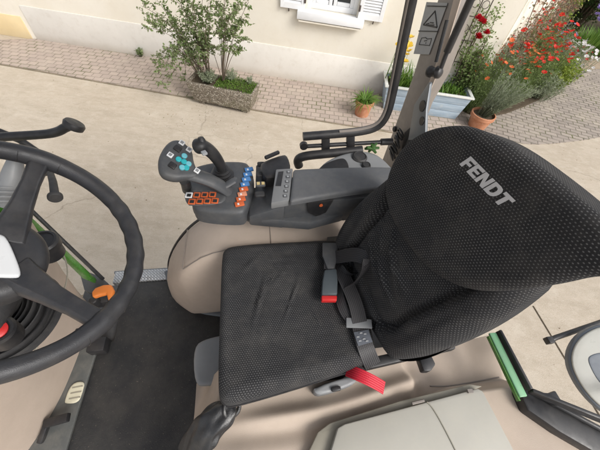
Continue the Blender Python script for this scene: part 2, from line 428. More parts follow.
    def build(s, name, m, parent=None, bevel=0, seg=2, off=None, smooth=True, ang=35, sub=0, solid=0, fix=True):
        me = bpy.data.meshes.new(name); bm = bmesh.new()
        vs = [bm.verts.new(p-off if off else p) for p in s.v]
        ul = bm.loops.layers.uv.new('UVMap') if s.uv else None
        for k, f in enumerate(s.f):
            try: fc = bm.faces.new([vs[i] for i in f])
            except ValueError: continue
            fc.material_index = s.mi[k] if k < len(s.mi) else 0
            if ul:
                for lp, i in zip(fc.loops, f): lp[ul].uv = s.uv.get(i, (0, 0))
        if fix: bmesh.ops.recalc_face_normals(bm, faces=bm.faces)
        if bevel:
            es = [e for e in bm.edges if len(e.link_faces) == 2 and e.calc_face_angle(0) > R(28)]
            bmesh.ops.bevel(bm, geom=es, offset=bevel, segments=seg, profile=.5, affect='EDGES', clamp_overlap=True)
        bm.to_mesh(me); bm.free()
        o = bpy.data.objects.new(name, me); COL.objects.link(o)
        for mm in (m if isinstance(m, (list, tuple)) else [m]): me.materials.append(mm)
        if smooth:
            for p in me.polygons: p.use_smooth = True
            if ang and not sub: me.set_sharp_from_angle(angle=R(ang))
        if solid:
            md = o.modifiers.new('solid', 'SOLIDIFY'); md.thickness = solid; md.offset = 0
        if sub:
            md = o.modifiers.new('sub', 'SUBSURF'); md.levels = sub; md.render_levels = sub
        if parent: o.parent = parent
        return o

def rrect(x0, x1, y0, y1, r_, n=6):
    """rounded rectangle outline CCW; r_ one radius or four (BL, BR, TR, TL); straight edges subdivided"""
    rs = r_ if hasattr(r_, '__len__') else (r_,)*4; pts = []
    for (cx, cy, a0, q) in ((x0+rs[0], y0+rs[0], 180, rs[0]), (x1-rs[1], y0+rs[1], 270, rs[1]), (x1-rs[2], y1-rs[2], 0, rs[2]), (x0+rs[3], y1-rs[3], 90, rs[3])):
        for k in range(n+1):
            a = R(a0+90*k/n); pts.append((cx+q*math.cos(a), cy+q*math.sin(a)))
    return dens(pts, .03)
def dens(pts, step):
    out = []; n = len(pts)
    for i in range(n):
        a, b = V(pts[i]), V(pts[(i+1) % n]); L = (b-a).length; k = max(1, int(L/step))
        if L < 1e-6: continue
        for j in range(k): out.append(tuple(a+(b-a)*(j/k)))
    return out
def smoothpoly(pts, it=2, closed=True):
    for _ in range(it):
        o = []; n = len(pts)
        for i in range(n if closed else n-1):
            a, b = V(pts[i]), V(pts[(i+1) % n]); o += [a*.75+b*.25, a*.25+b*.75]
        if not closed: o = [V(pts[0])]+o+[V(pts[-1])]
        pts = o
    return pts
def fillet(r_, h, k=5, inset0=0):
    """skirt of height h then a quarter-round of radius r_ (heights end at 0)"""
    return [(inset0, -h), (inset0, -(h+r_)/2), (inset0, -r_)] + [(inset0+r_*(1-math.cos(R(90*i/k))), -r_+r_*math.sin(R(90*i/k))) for i in range(1, k+1)]

def tag(o, label=None, cat=None, group=None, kind=None):
    if label: o['label'] = label
    if cat: o['category'] = cat
    if group: o['group'] = group
    if kind: o['kind'] = kind
    return o
def empty(name, loc, rz=0):
    o = bpy.data.objects.new(name, None); COL.objects.link(o); o.location = loc; o.rotation_euler = (0, 0, rz); o.empty_display_size = .2
    return o
# ------------------------------------------------------------------ the tractor
OFF = V((0, .365, 0))
TR = empty('tractor', (-.365*math.sin(YAW), .365*math.cos(YAW), 0), YAW)
tag(TR, 'open tractor cab with black dotted seat, beige trim, black steering wheel and joystick armrest', 'tractor')
FL = 1.38      # cab floor
def tp(mb, name, m, parent=None, label=None, **kw):
    o = mb.build(name, m, parent or TR, off=OFF, **kw)
    if label: o['label'] = label
    return o
X, Y, Z = V((1, 0, 0)), V((0, 1, 0)), V((0, 0, 1))

# floor mat, sill
mb = MB(); mb.prism([(-.98, -.16, FL-.03), (.75, -.16, FL-.03), (.75, .62, FL-.03), (-.30, .66, FL-.03), (-.45, .785, FL-.03), (-.66, .785, FL-.03), (-.66, .5, FL-.03), (-.98, .3, FL-.03)], (0, 0, .03))
tp(mb, 'floor_mat', M['mat'], bevel=.006)
mb = MB(); mb.box((0, .3, FL-.075), (1.75, 1.0, .08)); tp(mb, 'cab_floor', M['dark'], bevel=.01)
mb = MB(); mb.box((-.56, .822, FL-.012), (.34, .066, .03)); s1 = tp(mb, 'sill_plate', M['plate'], bevel=.004)
mb = MB(); mb.box((-.56, .858, FL-.03), (.36, .014, .05)); tp(mb, 'sill_edge', M['metal'], s1, bevel=.004)
# grey heel strip with worn pale pad between front console and mat
mb = MB(); mb.prism([AZ(*p, 1.385) for p in [(80, 338), (101, 338), (96.5, 357), (87, 387), (69, 447), (60, 480), (0, 480), (40, 420), (70, 360)]], (0, 0, .014))
hs = tp(mb, 'heel_strip', plastic('heel_grey', (.085, .09, .088), .5, .1, dust=.15), bevel=.004)
mb = MB(); mb.pillow(dens(smoothpoly([tuple(AZ(*p, 1.4).xy) for p in [(72, 383), (86, 381), (83, 393), (79, 403), (66, 404), (65, 401)]], 2), .01), fillet(.004, .004, 3), (V((0, 0, 1.408)), X, Y, Z))
tp(mb, 'worn_pad', plastic('worn_pad', (.55, .52, .40), .6, .15, dust=.2), hs)
for k in range(3):
    mb = MB(); a = AZ(68+2.6*k*.6+1, 399-5.5*k, 1.409); b = AZ(80+1.3*k, 397-5.5*k, 1.409); mb.bar(a, b, .004, .003)
    tp(mb, 'pad_rib', M['olive'], hs)
mb = MB(); p = AZ(61, 420, 1.44); mb.bar(p+V((-.06, -.005, -.01)), p+V((.03, .005, .01)), .03, .02); mb.bar(p+V((-.05, 0, -.01)), p+V((-.07, -.06, -.04)), .02, .02)
tp(mb, 'brake_pedal', M['black'], bevel=.004)
mb = MB(); p = AZ(99, 346, 1.42); mb.box(p, (.07, .06, .06)); tp(mb, 'pedal_bracket', M['black'], bevel=.006)

# front console (beige kick panel)
def ring_pl(pts, z): return [V((x, y, z)) for x, y in pts]
def fc_ring(z, sh, lift):
    foot = [AZ(x, y, 1.385) for x, y in [(-20, 520), (28, 455), (48, 425), (64, 396), (74, 372), (81, 354), (86, 338), (90, 322), (90, 308)]]
    pts = [V((p.x+sh*(1-.25*k/8), p.y+lift*(k/8))) for k, p in enumerate(foot)]
    e_ = pts[-1]; pts += [V((e_.x-.015, e_.y+.03)), V((e_.x-.06, e_.y+.045)), V((e_.x-.14, e_.y+.045)), V((-1.2, e_.y+.045)), V((-1.2, pts[0].y))]
    return [V((p.x, p.y, z)) for p in smoothpoly(pts, 2)]
mb = MB(); mb.rings([fc_ring(FL-.02, -.004, 0), fc_ring(1.50, .004, .01), fc_ring(1.68, .03, .02), fc_ring(1.86, .068, .03), fc_ring(1.97, .093, .035), fc_ring(2.005, .09, .03), fc_ring(2.018, .07, .01), fc_ring(2.022, .03, -.03)])
fc = tp(mb, 'front_console', M['beige'], ang=50)
mb = MB(); q = [AZ(40, 300, 2.045)]
path = [V((-.66, .625, 1.94)), V((-.62, .605, 1.95)), V((-.578, .52, 1.955)), V((-.575, .42, 1.955)), V((-.60, .25, 1.955))]
mb.tube(smoothpoly(path, 2, False), .0022, 6); tp(mb, 'panel_seam', M['olive'], fc)
# steering column: black binnacle with ribbed gaiter, cap, red button
mb = MB(); cc0 = AZ(-8, 312, 2.04); Rb = (AZ(55, 300, 2.02)-cc0).length; rg = []
for k in range(37):
    f = k/36; rr = Rb*(1.03-.62*f); zz = 1.985+.055*min(1, f*1.6)+.011*math.cos(f*2*PI*7); rg.append([V((cc0.x+rr*math.cos(a)+.006*math.cos(f*44), cc0.y+rr*math.sin(a), zz)) for a in [2*PI*q/56 for q in range(56)]])
mb.rings(rg); colm = tp(mb, 'steering_column', M['dash'], ang=60)
mb = MB(); mb.lathe([(.055, -.25), (.058, .0), (.05, .03), (.03, .12)], cc0+V((-.02, .02, .04)), (.5, 0, .86), 28); tp(mb, 'column_tube', M['dash'], colm)
mb = MB(); fr = (V((-.615, .45, 2.135)), V((.82, 0, -.57)), Y, V((.57, 0, .82)))
mb.pillow(rrect(-.17, .055, -.10, .105, (.03, .035, .035, .03)), fillet(.03, .09, 4), fr); tp(mb, 'instrument_binnacle', M['dash'], colm)
mb = MB(); fr = (V((-.56, .36, 2.20)), V((.82, 0, -.57)), Y, V((.57, 0, .82)))
mb.pillow(rrect(-.15, .045, -.11, .09, (.05, .05, .04, .03)), fillet(.035, .07, 4), fr); tp(mb, 'column_shroud', M['dash'], colm)
mb = MB(); c = AZ(44, 244, 2.06); mb.lathe([(.036, -.05), (.036, -.012), (.041, -.010), (.041, .012), (.036, .018), (.030, .019), (.029, .015), (0.001, .015)], c, (.1, .05, 1), 32); tp(mb, 'round_cap', M['black'], colm, ang=30)
mb = MB(); c = AZ(-2, 331, 2.15); mb.lathe([(.032, -.05), (.032, .006), (.028, .012), (.023, .012), (.022, .006), (.001, .006)], c, (.3, -.1, 1), 28); rb = tp(mb, 'switch_collar', M['black'], colm, ang=30)
mb = MB(); mb.lathe([(.019, 0), (.019, .010), (.015, .013), (.001, .014)], c, (.3, -.1, 1), 24); tp(mb, 'switch_cap', M['red'], rb)
mb = MB(); mb.box(c+V((.006, -.002, .0145)), (.010, .003, .002)); mb.box(c+V((.006, -.002, .0145)), (.003, .010, .0022)); tp(mb, 'switch_symbol', M['white'], rb)
# stalks
a, b = AX(58, 162, -.53), AX(55, 196, -.50)
mb = MB(); mb.tube([AX(40, 175, -.62), AX(50, 172, -.56), AX(53, 182, -.52), b], [.007, .008, .009, .010], 14); mb.lathe([(.010, -.004), (.0165, 0), (.0165, .007), (.014, .010), (.001, .011)], b, b-AX(53, 182, -.52), 20); tp(mb, 'control_stalk', M['dash'], colm, ang=40)
mb = MB(); mb.tube([AX(4, 205, -.60), AX(8, 193, -.58), AX(13, 175, -.56), AX(16, 158, -.55)], [.013, .02, .022, .014], 16)
for k in range(7): 
    f = k/7; p = AX(5+9*f, 202-32*f, -.578+.01*f); mb.torus(p, V((1, 0, 0)), V((0, .6, -.8)).normalized(), .020, lambda a: .0025, 20, 6)
tp(mb, 'ribbed_lever', M['grey'], colm)

# steering wheel
tau = R(35); WC = V((-.44, .35, 2.37)); wn = V((math.sin(tau), 0, math.cos(tau))); e1 = V((math.cos(tau), 0, -math.sin(tau))); e2 = Y
a1, a2 = None, None
def ang_of(px, py):
    q = hit(px, py, WC, wn)-WC; return math.atan2(q.dot(e2), q.dot(e1))
A1, A2 = ang_of(38, 165), ang_of(96, 318)
def rf(a):
    k = 1.0; d_ = abs((a-.15+PI) % (2*PI)-PI)          # finger scallops on the inner right of the rim
    for c in (A1, A2, A1+PI, A2+PI):
        q = abs((a-c+PI) % (2*PI)-PI); k += .10*math.exp(-(q/.16)**2)
    sc = .0009*math.cos(a*34) if d_ < .75 else 0
    return .0172*k+sc
mb = MB(); mb.torus(WC, e1, e2, .216, rf, 180, 16); wheel = tp(mb, 'steering_wheel', M['rim'], ang=60)
for c in (A1, A2):
    for dv in (-.17, .17):
        mb = MB(); dr = e1*math.cos(c+dv)+e2*math.sin(c+dv); tn = wn.cross(dr)
        mb.torus(WC+dr*.216, dr, wn, .0178*(1+.1*math.exp(-(dv/.16)**2)), lambda a: .0008, 32, 6); tp(mb, 'rim_seam', M['black'], wheel)
hubc = WC - wn*.055
for c in (A1, A2, PI+.1):
    dr = e1*math.cos(c)+e2*math.sin(c); sd = wn.cross(dr); mb = MB(); rg = []
    for f, w, t, dz in ((0, .034, .02, 0), (.2, .028, .019, .003), (.45, .020, .016, .018), (.7, .0165, .014, .037), (.9, .018, .012, .052), (1.0, .021, .011, .055)):
        o = hubc+dr*(.03+f*.186)+wn*dz
        rg.append([o+sd*(w*x_)+wn*(t*y_) for x_, y_ in ((-.8, -1), (.8, -1), (1, -.5), (1, .3), (.72, .9), (.45, .75), (-.45, .75), (-.72, .9), (-1, .3), (-1, -.5))])
    mb.rings(rg); tp(mb, 'spoke', M['rim'], wheel, bevel=.003, ang=50)
mb = MB(); mb.pillow(smoothpoly([(.075*math.cos(t), .085*math.sin(t)) for t in [2*PI*k/24 for k in range(24)]], 1), fillet(.02, .04, 4), (hubc+wn*.012, e1, e2, wn)); tp(mb, 'hub', M['rim'], wheel)
mb = MB(); pts = [hit(x, y, hubc+wn*.02, wn)-(hubc+wn*.02) for x, y in [(-30, 236), (2, 233), (9, 242), (16, 258), (21, 272), (20, 277), (14, 278), (-30, 276)]]
mb.pillow(dens(smoothpoly([(q.dot(e1), q.dot(e2)) for q in pts], 2), .006), fillet(.004, .006, 3), (hubc+wn*.024, e1, e2, wn)); tp(mb, 'emblem_plate', plastic('emblem_silver', (.56, .575, .59), .3, .04), wheel)

# right-hand grab handle, front frame, green nose panel, orange lever
mb = MB(); path = smoothpoly([V((-1.07, .97, 2.125)), AY(-60, 141, .95), AY(0, 137, .95), AY(45, 134.5, .95), AY(58, 132, .95), AY(66, 127, .95), AY(74, 125, .95)], 3, False); mb.tube(path, .0148, 16)
q = path[-1]; dq = (path[-1]-path[-4]).normalized()
gh = tp(mb, 'grab_handle', M['black'])
mb = MB(); mb.lathe([(.017, -.016), (.030, -.010), (.032, .003), (.028, .010), (.001, .012)], q, (V((.55, .35, .75))), 24); tp(mb, 'handle_end', M['black'], gh, ang=40)
mb = MB(); mb.tube([V((-1.07, .985, 2.25)), AY(-40, 118, 1.0), AY(0, 132, .98), AY(20, 140, .97), AY(36, 151, .96)], .012, 10); tp(mb, 'frame_rod', M['black'])
mb = MB(); mb.tube([V((-1.07, .985, 1.86)), V((-1.07, .985, 2.4)), V((-1.03, .96, 3.02))], .032, 10); tp(mb, 'front_pillar', M['black'])
mb = MB(); mb.bar(V((-1.07, 1.0, 2.04)), AZ(-30, 152, 2.02), .016, .03); mb.bar(AZ(-30, 152, 2.02), AZ(103, 279, 1.43), .016, .03); tp(mb, 'front_frame', M['black'], bevel=.004)
mb = MB(); mb.prism([AY(x, y, .80) for x, y in [(-30, 158), (30, 215), (98, 280), (84, 274), (60, 250), (-20, 235)]], (0, -.025, 0)); tp(mb, 'nose_panel', M['green'], bevel=.005)
mb = MB(); mb.prism([AZ(x, y, 1.42) for x, y in [(78, 268), (100, 276), (108, 283), (96, 296), (84, 290)]], (0, 0, -.03)); tp(mb, 'corner_bracket', M['dark'], bevel=.005)
mb = MB(); mb.prism([AZ(x, y, 1.52) for x, y in [(91, 292), (95, 287.5), (103, 284.5), (110.5, 284), (113, 289), (111, 299), (107.5, 300), (106, 293), (98, 295), (92, 297)]], (.006, -.004, -.02)); ol = tp(mb, 'orange_lever', M['orange'], label='orange bent release lever beside the door sill', bevel=.007, seg=3)
mb = MB(); mb.box(AZ(103, 300, 1.41), (.09, .05, .06)); mb.lathe([(.02, 0), (.02, .05), (.014, .055)], AZ(98, 304, 1.42), n=16); tp(mb, 'lever_base', M['black'], ol, bevel=.006)

# right side console (beige), with its cover panel
mb = MB()
prof = dens(smoothpoly([(-.452, FL-.02), (-.452, 1.42), (-.425, 1.535), (-.36, 1.675), (-.285, 1.785), (-.205, 1.862), (-.11, 1.905), (.0, 1.918), (.30, 1.92), (.62, 1.92), (.62, FL-.02)], 1), .04)
def nose(y): return -.292-.180*sm0(.575, .79, y)                          # the nose is rounded off towards the seat
def sm0(a, b, q): q = max(0, min(1, (q-a)/(b-a))); return q*(2-q)
def side_ring(y, ins, dx=0):
    cx, cz = .1, 1.55; out = []
    for p in prof:
        v = V((p[0]-cx, p[1]-cz)); n_ = v.normalized(); q = v-n_*ins; xx = cx+q.x+dx; lim = nose(y)+.03*max(0, (cz+q.y-FL))/.4; k_ = .018; xx = lim+k_*math.log1p(math.exp(min(40, (xx-lim)/k_))) if xx < .0 else xx; out.append(V((xx, y, cz+q.y)))
    return out
mb.rings([side_ring(.560, .30, .10), side_ring(.575, .14, .05), side_ring(.588, .055, .02), side_ring(.598, .018, .005), side_ring(.607, .005), side_ring(.618, .0), side_ring(.64, -.001), side_ring(.66, -.002), side_ring(.69, -.003), side_ring(.72, -.003), side_ring(.75, -.002), side_ring(.775, -.001), side_ring(.795, .0), side_ring(.804, .004), side_ring(.808, .012), side_ring(.81, .03)])
sc = tp(mb, 'side_console', M['beige'], ang=60)
mb = MB()
gx = [(-.285, 1.786), (-.24, 1.83), (-.205, 1.862), (-.16, 1.888), (-.11, 1.906), (-.05, 1.9145), (.055, 1.9195)]
mb.tube([V((a, .6125, b-.003)) for a, b in gx], .0017, 6); mb.tube([V((.055, y, 1.921)) for y in (.6125, .65, .72, .80)], .0015, 6); mb.tube([V((-.285, y, 1.7885)) for y in (.6125, .65, .72, .80)], .0015, 6)
tp(mb, 'panel_gap', M['taupe'], sc)
mb = MB(); path = smoothpoly([V((-.450, .812, FL)), V((-.448, .812, 1.44)), V((-.418, .812, 1.55)), V((-.355, .812, 1.68)), V((-.28, .812, 1.79)), V((-.20, .812, 1.865)), V((-.11, .812, 1.905)), V((.1, .812, 1.92))], 2, False)
mb.tube(path, .006, 8); tp(mb, 'console_seal', M['black'], sc)
mb = MB(); path = smoothpoly([AZ(167, 271, 1.42), AZ(173, 290, 1.40), AZ(184, 302, 1.39), AZ(200, 311, 1.385), AZ(222, 314, 1.385)], 2, False); mb.tube(path, .014, 8, flat=.6); tp(mb, 'console_foot_trim', M['metal'], sc)
mb = MB(); c = AZ(215.5, 304, 1.47); mb.lathe([(.017, -.02), (.017, .004), (.013, .009), (.001, .010)], c, (-.6, -.6, .5), 20); tp(mb, 'white_button', M['white'], sc)

# seat ------------------------------------------------------------
mb = MB(); mb.box((.10, .36, 1.62), (.34, .40, .44)); seat = tp(mb, 'operator_seat', M['black'], bevel=.02)
mb = MB(); mb.pillow(rrect(-.085, .34, .19, .59, .04), fillet(.02, .05, 3), (V((0, 0, 1.845)), X, Y, Z)); tp(mb, 'seat_pan', M['dark'], seat)
def cush_top(x, y):
    u_ = (x-.1)/.2; v_ = (y-.365)/.22
    z = .012*(abs(v_)**2.5) - .006*(1-min(1, abs(v_)))*(1-min(1, u_*u_))
    z += .012*math.exp(-((x+.10)/.06)**2)*-1                                     # waterfall front
    for k, (cx, cy, an, ln) in enumerate(((.10, .50, .9, .14), (.15, .53, 1.0, .12), (.02, .44, 1.25, .16), (.18, .30, 1.9, .10), (.23, .47, 1.1, .12), (.05, .47, 1.05, .15), (-.02, .52, .75, .10), (.12, .42, 1.15, .14), (.20, .40, 1.5, .10), (.0, .38, 1.3, .12))):
        dx, dy = x-cx, y-cy; a = dx*math.cos(an)+dy*math.sin(an); b = -dx*math.sin(an)+dy*math.cos(an)
        z += .0058*math.exp(-(b/.010)**2-(a/ln)**2*2.2)*math.cos(b*260)
    return z + .002*noise.noise(V((x*14, y*14, 3)))
CO = dens(smoothpoly([(-.121, .150), (-.105, .118), (-.07, .116), (.10, .140), (.25, .165), (.33, .175), (.345, .20), (.345, .58), (.32, .607), (.10, .609), (-.07, .609), (-.112, .600), (-.121, .565), (-.121, .36)], 2), .02)
mb = MB(); mb.pillow(CO, fillet(.032, .075, 6), (V((0, 0, 1.952)), X, Y, Z), cush_top, [1-.035*k for k in range(1, 28)])
tp(mb, 'seat_cushion', M['fabric'], seat, ang=0)
mb = MB(); path = [V((p[0], p[1], 1.888)) for p in CO]; path.append(path[0]); mb.tube(path, .004, 6, cap=False); tp(mb, 'cushion_piping', M['black'], seat)
LEAN, TWIST = R(20.5), R(12); BO = V((.318, .365, 1.95)); ey = V((-math.sin(TWIST), math.cos(TWIST), 0)); ff = V((-math.cos(TWIST), -math.sin(TWIST), 0))   # the seat is turned a little to the open door
es = ff*-math.sin(LEAN)+V((0, 0, math.cos(LEAN))); en = ff*math.cos(LEAN)+V((0, 0, math.sin(LEAN)))
def back_top(y, s):
    v_ = abs(y)/.235
    z = .030*max(0, (v_-.55)/.45)**1.3 if v_ > .55 else 0
    z += .022*math.exp(-((s-.17)/.10)**2)*(1-v_*v_*.5)                        # lumbar swell
    z -= .010*math.exp(-((s-.04-.2*max(0, .12-abs(y)))/.012)**2)*(1 if v_ < .6 else .2)
    # side bolster seam
    z -= .028*math.exp(-((abs(y)-.135-.10*max(0, s-.16)+.55*max(0, .09-s))/.0085)**2)*(1 if s < .36 else 0)
    z += .008*math.exp(-((abs(y)-.158-.10*max(0, s-.16)+.55*max(0, .09-s))/.014)**2)*(1 if s < .36 else 0)
    z += .0045*math.sin(62*(s*.9+abs(y-.02)*.55)+3*noise.noise(V((y*9, s*9, 5))))*math.exp(-((s-.19)/.07)**2-((y-.02)/.09)**2)
    for cx, cy, an, ln in ((.06, .25, .6, .12), (.02, .22, .5, .12), (-.05, .20, .2, .1), (.12, .27, .75, .1), (.09, .17, .5, .1), (.03, .17, .35, .12), (-.03, .15, .25, .12), (.07, .21, .55, .13), (-.08, .24, .1, .1)):
        dx, dy = y-cx, s-cy; a = dx*math.cos(an)+dy*math.sin(an); b = -dx*math.sin(an)+dy*math.cos(an)
        z += .0085*math.exp(-(b/.013)**2-(a/ln)**2*2.2)*math.cos(b*190)
    return z
bo = smoothpoly([(-.19, -.03), (.205, -.03), (.235, .03), (.25, .11), (.248, .22), (.228, .31), (.205, .45), (.13, .53), (-.13, .53), (-.215, .47), (-.236, .36), (-.242, .25), (-.235, .12), (-.215, .03)], 2)
mb = MB(); mb.pillow(dens(bo, .02), fillet(.045, .095, 6), (BO, ey, es, en), back_top, [1-.035*k for k in range(1, 28)])
back = tp(mb, 'backrest', M['fabric'], seat, ang=0)
mb = MB(); mb.pillow(dens(smoothpoly([(p[0]*.96, p[1]*.97+.01) for p in bo], 1), .03), fillet(.05, .03, 4), (BO-en*.09, -ey, es, -en)); tp(mb, 'backrest_shell', M['black'], seat)
# upper pad
PADH = .040
def pad_top(y, s):
    return .007*(1-(y/.22)**2) + .004*math.exp(-((s-.45)/.1)**2) - .008*max(0, (s-.55)/.07)**2
po = smoothpoly([(-.04, .290), (.06, .286), (.135, .300), (.185, .338), (.212, .395), (.214, .455), (.190, .512), (.135, .563), (.092, .584), (.02, .601), (-.09, .607), (-.175, .607), (-.245, .606), (-.272, .600), (-.278, .575), (-.258, .555), (-.246, .541), (-.233, .492), (-.204, .415), (-.165, .350), (-.103, .306)], 2)
mb = MB(); mb.pillow(dens(po, .015), fillet(.021, .115, 7), (BO+en*PADH, ey, es, en), pad_top, [1-.035*k for k in range(1, 28)])
pad = tp(mb, 'backrest_pad', M['fabric'], seat, ang=0)
# lettering, sewn on the pad
GL = {'F': [[(0, 0), (.26, 0), (.26, .38), (.62, .38), (.62, .60), (.26, .60), (.26, .77), (.72, .77), (.72, 1), (0, 1)]],
      'E': [[(0, 0), (.72, 0), (.72, .23), (.26, .23), (.26, .40), (.64, .40), (.64, .61), (.26, .61), (.26, .77), (.72, .77), (.72, 1), (0, 1)]],
      'N': [[(0, 0), (.25, 0), (.25, .60), (.56, 0), (.82, 0), (.82, 1), (.57, 1), (.57, .40), (.26, 1), (0, 1)]],
      'D': [[(0, 0), (.45, 0), (.62, .05), (.74, .16), (.80, .32), (.82, .5), (.80, .68), (.74, .84), (.62, .95), (.45, 1), (0, 1), (0, .55), (.26, .55), (.26, .78), (.40, .78), (.49, .73), (.54, .64), (.56, .5), (.54, .36), (.49, .27), (.40, .22), (.26, .22), (.26, .54), (0, .54)]],
      'T': [[(.24, 0), (.50, 0), (.50, .77), (.76, .77), (.76, 1), (0, 1), (0, .77), (.24, .77)]]}
def padpt(y, s, h): return BO+en*(PADH+pad_top(y, s)+h)+ey*y+es*s
def pad_coord(px, py):
    q = hit(px, py, BO+en*(PADH+.012), en)-BO; return q.dot(ey), q.dot(es)
b0, b1 = pad_coord(457, 166), pad_coord(500, 203); t0, t1 = pad_coord(464, 154.5), pad_coord(517, 198)
print('LETTER', b0, b1, t0, t1)
LS0 = (b0[1]+b1[1])/2; LH = (t0[1]+t1[1])/2-LS0; LY0 = b0[0]; LW = b0[0]-b1[0]
adv = {'F': .76, 'E': .78, 'N': .90, 'D': .88, 'T': .76}
tot = .76+.78+.90+.88+.50
mb = MB(); cx = 0
for chh in 'FENDT':
    for poly in GL[chh]:
        pts = []
        for (gx, gy) in poly:
            yy = LY0-(cx+gx)*LW/tot - gy*LH*.22; ss = LS0+gy*LH; pts.append((yy, ss))
        lo = [padpt(y, s, -.002) for y, s in pts]; hi = [padpt(y, s, .0016) for y, s in pts]; n = len(pts)
        mb.add(lo+hi, [tuple(range(n))[::-1], tuple(range(n, 2*n))]+[(i, (i+1) % n, n+(i+1) % n, n+i) for i in range(n)])
    cx += adv[chh]
tp(mb, 'lettering', M['letter'], seat, smooth=False, label='pale grey slanted lettering sewn on the upper backrest')
# seat side parts
mb = MB(); mb.pillow(dens(smoothpoly([tuple(AZ(*p, 1.70).xy) for p in [(193, 346), (206, 338), (232, 333), (232, 381), (205, 386), (194, 384)]], 2), .02), fillet(.008, .02, 3), (V((0, 0, 1.70)), X, Y, Z)); tp(mb, 'front_plate', M['grey'], seat)
mb = MB(); mb.pillow(dens(smoothpoly([tuple(AZ(*p, 1.86).xy) for p in [(314, 387), (356, 374), (357, 381), (352, 385), (322, 395), (315, 393)]], 1), .02), fillet(.005, .05, 3), (V((0, 0, 1.86)), X, Y, Z)); tp(mb, 'lift_handle', M['grey'], seat)
mb = MB(); mb.box(AZ(336, 389, 1.863), (.028, .012, .012)); tp(mb, 'handle_catch', M['black'], seat, bevel=.003)
mb = MB(); mb.bar(AZ(352, 368, 1.9), AZ(452, 345, 1.9), .03, .03); tp(mb, 'recliner_bar', M['black'], seat, bevel=.006)
# seat belt ---------------------------------------------------------
def ribbon(mb, path, wv, w, th=.0022):
    """flat band along path; wv = width direction per point (or one)"""
    path = [V(p) for p in path]; m = len(path); wvs = wv if isinstance(wv, list) else [V(wv)]*m
    # smooth
    for _ in range(3):
        np_, nw = [path[0]], [wvs[0]]
        for i in range(len(path)-1):
            np_ += [path[i]*.75+path[i+1]*.25, path[i]*.25+path[i+1]*.75]; nw += [wvs[i]*.75+wvs[i+1]*.25, wvs[i]*.25+wvs[i+1]*.75]
        path, wvs = np_+[path[-1]], nw+[wvs[-1]]
    rg = []; uv = []; L = 0
    for i, p in enumerate(path):
        t = (path[min(i+1, len(path)-1)]-path[max(i-1, 0)]).normalized(); wd = (wvs[i]-t*wvs[i].dot(t)).normalized(); nn = t.cross(wd)
        if i: L += (p-path[i-1]).length
        rg.append([p-wd*w/2-nn*th/2, p+wd*w/2-nn*th/2, p+wd*w/2+nn*th/2, p-wd*w/2+nn*th/2]); uv += [(0, L), (w, L), (w, L), (0, L)]
    return mb.rings(rg, True, uvs=uv)
def seatz(x, y, dz): return AZ(x, y, 1.957+dz)
mb = MB()
ribbon(mb, [seatz(333, 258, .018), seatz(343, 256, .06), seatz(354, 254, .105), seatz(364, 257, .13), seatz(371, 264, .13)], [V((.2, 1, .1)), V((.1, 1, .1)), V((.1, 1, .15)), V((.45, .85, .1)), V((.8, .6, 0))], .046)
ribbon(mb, [seatz(369, 259, .14), seatz(367, 268, .12), seatz(361, 277, .085), seatz(353, 284, .04), seatz(347, 291, .012)], [V((.9, .45, .1)), V((.85, .5, .2)), V((.8, .5, .4)), V((.8, .3, .5)), V((.8, .3, .5))], .044)
ribbon(mb, [seatz(340, 268, .02), seatz(346, 274, .035), seatz(353, 276, .03), seatz(357, 270, .02)], [V((.5, -.5, .7)), V((.5, -.4, .8)), V((.5, -.2, .8)), V((.5, 0, .8))], .03)
ribbon(mb, [seatz(338, 262, .012), seatz(344, 277, .03), seatz(353, 296, .032), seatz(358, 312, .022), seatz(360, 324, .014)], [V((.7, .5, .2)), V((.9, .2, .1)), V((1, .12, 0)), V((1, .1, 0)), V((1, .1, 0))], .046)
ribbon(mb, [seatz(338, 285, .006), seatz(340, 300, .012), seatz(346, 316, .01), seatz(357, 324, .008)], [V((.6, .2, .8)), V((.8, .2, .5)), V((1, .2, 0)), V((1, .1, 0))], .03)
ribbon(mb, [seatz(360, 326, .012), seatz(363, 340, .014), seatz(368, 354, .004), seatz(373, 366, -.04)], V((1, .2, 0)), .05)
belt = tp(mb, 'seat_belt', M['web'], ang=40)
mb = MB(); mb.prism([seatz(*p, .010) for p in [(346, 318), (371, 320), (372, 329), (346, 328)]], (0, 0, .006)); tp(mb, 'tongue_plate', M['grey'], belt, bevel=.002)
mb = MB(); ribbon(mb, [seatz(361, 331, .0165), seatz(363, 337, .0175), seatz(365.5, 344, .0155)], V((1, .2, 0)), .046, .001); tp(mb, 'care_tag', plastic('care_tag', (.10, .11, .13), .4, .2), belt)
mb = MB()
for x, y in ((361, 333), (365, 334), (358, 337), (364, 339), (367, 341), (360, 341)): mb.box(seatz(x, y, .0195), (.008, .003, .001))
tp(mb, 'tag_print', M['lgrey'], belt)
mb = MB(); ribbon(mb, [seatz(333, 236, -.05), seatz(331, 246, .01), seatz(330, 255, .022), seatz(329.5, 270, .020)], V((1, .05, 0)), .040, .008); stalk = tp(mb, 'buckle_stalk', M['web'], belt, bevel=.002)
mb = MB(); mb.prism([seatz(*p, .022) for p in [(322, 244), (337.5, 244), (337.5, 258), (334, 270), (327, 270), (322, 257)]], (0, 0, .010)); tp(mb, 'stalk_sleeve', M['dark'], belt, bevel=.004)
mb = MB(); mb.prism([seatz(*p, .008) for p in [(323.5, 273), (335.5, 272), (336.5, 284), (336, 298), (320.5, 298), (321.5, 284)]], (0, 0, .026)); tp(mb, 'buckle', plastic('buckle_grey', (.075, .09, .10), .4, .1), belt, bevel=.006)
